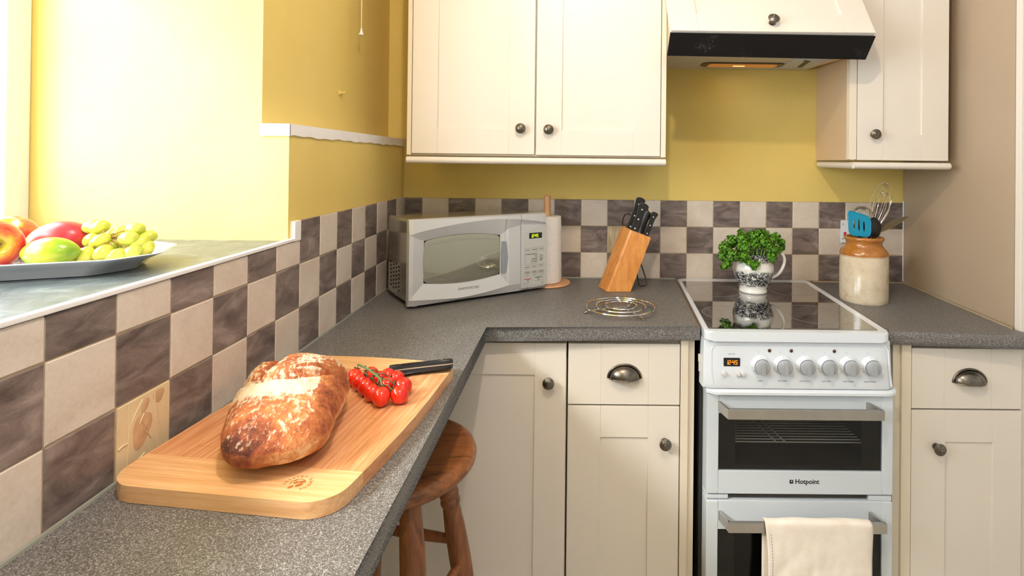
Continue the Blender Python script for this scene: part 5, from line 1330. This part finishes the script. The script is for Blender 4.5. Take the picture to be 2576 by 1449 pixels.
lprof = [(r, z * (1 + .10 * (abs(z) / .0345) ** 8)) for r, z in egg(.0235, .0345)]
lm = blob('lime', 'yellow-green lime at the front of the platter between apple and grapes', 'lime', (-.1880, -1.2400, SZ + .0360), (0, math.radians(88), math.radians(14)), lprof, mk_lime(), ripple=.02)
# grapes
gr = thing('grapes', 'bunch of pale green grapes at the right end of the platter', 'grapes', (-.15, -1.16, SZ + .012))
def mk_grape():
    t = NT('grape_skin'); v = t.coord(); n1 = t.noise(v, 30, 3); t.col(t.ramp(n1, [(.35, S(170, 184, 62)), (.6, S(206, 208, 84)), (.75, S(220, 206, 90))])); t.set(.2, Subsurface_Weight=.35, Subsurface_Scale=.02, Coat_Weight=.25); return t.m
M['grape'] = mk_grape(); me_g = None
bmg = B(); lathe(bmg, egg(.0112, .0155, .04, 18), None, 24, cap=False)
gl_ = [(-.1900, -1.165, .066, 80, 10), (-.1720, -1.172, .0665, 70, 20), (-.1240, -1.158, .062, 84, 10), (-.1190, -1.178, .0495, 82, 12), (-.1070, -1.168, .042, 60, 60), (-.1800, -1.178, .0455, 60, -20), (-.1480, -1.160, .056, 70, 35), (-.1850, -1.205, .0235, 60, 30), (-.1700, -1.213, .0245, 40, 40), (-.1570, -1.215, .0265, 25, 60), (-.1380, -1.205, .0300, 60, 70), (-.1230, -1.198, .0240, 70, 40), (-.1080, -1.185, .0270, 60, 20), (-.1000, -1.165, .0300, 30, 30), (-.1500, -1.180, .036, 80, 0), (-.1360, -1.180, .022, 70, 30), (-.1650, -1.150, .030, 80, 0), (-.1300, -1.150, .035, 80, 0), (-.1550, -1.190, .046, 60, 50), (-.110, -1.150, .048, 84, 20)]
g0 = None
for x, y, z, ry, rz in gl_:
    if g0 is None: o = obj('grape', bmg, 'grape', gr, world=True, sharp=180); g0 = o
    else: o = g0.copy(); C.objects.link(o); o.parent = gr; o.matrix_parent_inverse = g0.matrix_parent_inverse
    o.location = (x, y, SZ + z); o.rotation_euler = (0, math.radians(ry), math.radians(rz))
bm = B(); ctr = Vector((-.150, -1.184, SZ + .052))
for x, y, z, ry, rz in gl_[:14]: tube(bm, [ctr, ctr.lerp(Vector((x, y, SZ + z)), .55) + Vector((0, 0, .003)), Vector((x, y, SZ + z))], [.0011, .0009, .0008], 5)
obj('stem', bm, plain('grape_stem', S(150, 116, 60), .7), gr)

# ------------------------------------------------------------------ stool
sx0, sy0, szt = .247, -.930, .742; RS = .176
st = thing('stool', 'round dark wooden stool pushed under the left worktop', 'stool', (sx0, sy0, 0))
bm = B(); lathe(bm, [(0, .0), (.150, .0), (.162, .004), (.171, .014), (.1725, .022), (.169, .031), (.161, .036), (.152, .0375), (.146, .0365), (.0, .0345)], T(sx0, sy0, szt - .0375), 72, cap=False); obj('seat', bm, 'stool_wood', st, sharp=50)
legs = []
for k in range(4):
    a = math.radians(34 + 90 * k); t0 = Vector((sx0 + .106 * math.cos(a), sy0 + .106 * math.sin(a), szt - .036)); t1 = Vector((sx0 + .235 * math.cos(a), sy0 + .235 * math.sin(a), .004)); legs.append((t0, t1))
    dv = (t1 - t0); L = dv.length; q = dv.normalized().to_track_quat('Z', 'Y').to_matrix().to_4x4()
    pr_ = [(0, 0), (.0175, 0), (.0185, .02), (.0200, .055), (.0205, .066), (.0185, .070), (.0208, .074), (.0222, .080), (.0208, .086), (.0180, .089), (.0205, .093), (.0222, .099), (.0208, .105), (.0180, .108), (.0205, .112), (.0222, .118), (.0208, .124), (.0180, .128), (.0190, .135), (.0225, .18), (.0240, .26), (.0225, .34), (.020, .40), (.0185, .405), (.021, .412), (.0185, .42), (.021, .428), (.018, .435), (.0195, .45), (.018, .55), (.014, L - .01), (.013, L), (0, L)]
    if k % 2 == 1: pr_ = [(0, 0), (.0175, 0), (.0205, .03), (.0235, .09), (.0245, .14), (.0225, .185), (.019, .195), (.0215, .202), (.019, .21), (.0215, .218), (.019, .226), (.0215, .234), (.019, .242), (.022, .29), (.0225, .38), (.0200, .5), (.015, L - .01), (.014, L), (0, L)]
    bm = B(); lathe(bm, pr_, T(*t0) @ q, 24, cap=False); obj('leg', bm, 'stool_leg', st, sharp=40)
for k in range(4):
    (a0, a1), (b0, b1) = legs[k], legs[(k + 1) % 4]; s = (.30, .37)[k % 2]
    p, q = a0.lerp(a1, s), b0.lerp(b1, s); bm = B(); tube(bm, [p, p.lerp(q, .12), p.lerp(q, .5), p.lerp(q, .88), q], [.0085, .010, .0125, .010, .0085], 12); obj('stretcher', bm, 'stool_leg', st)
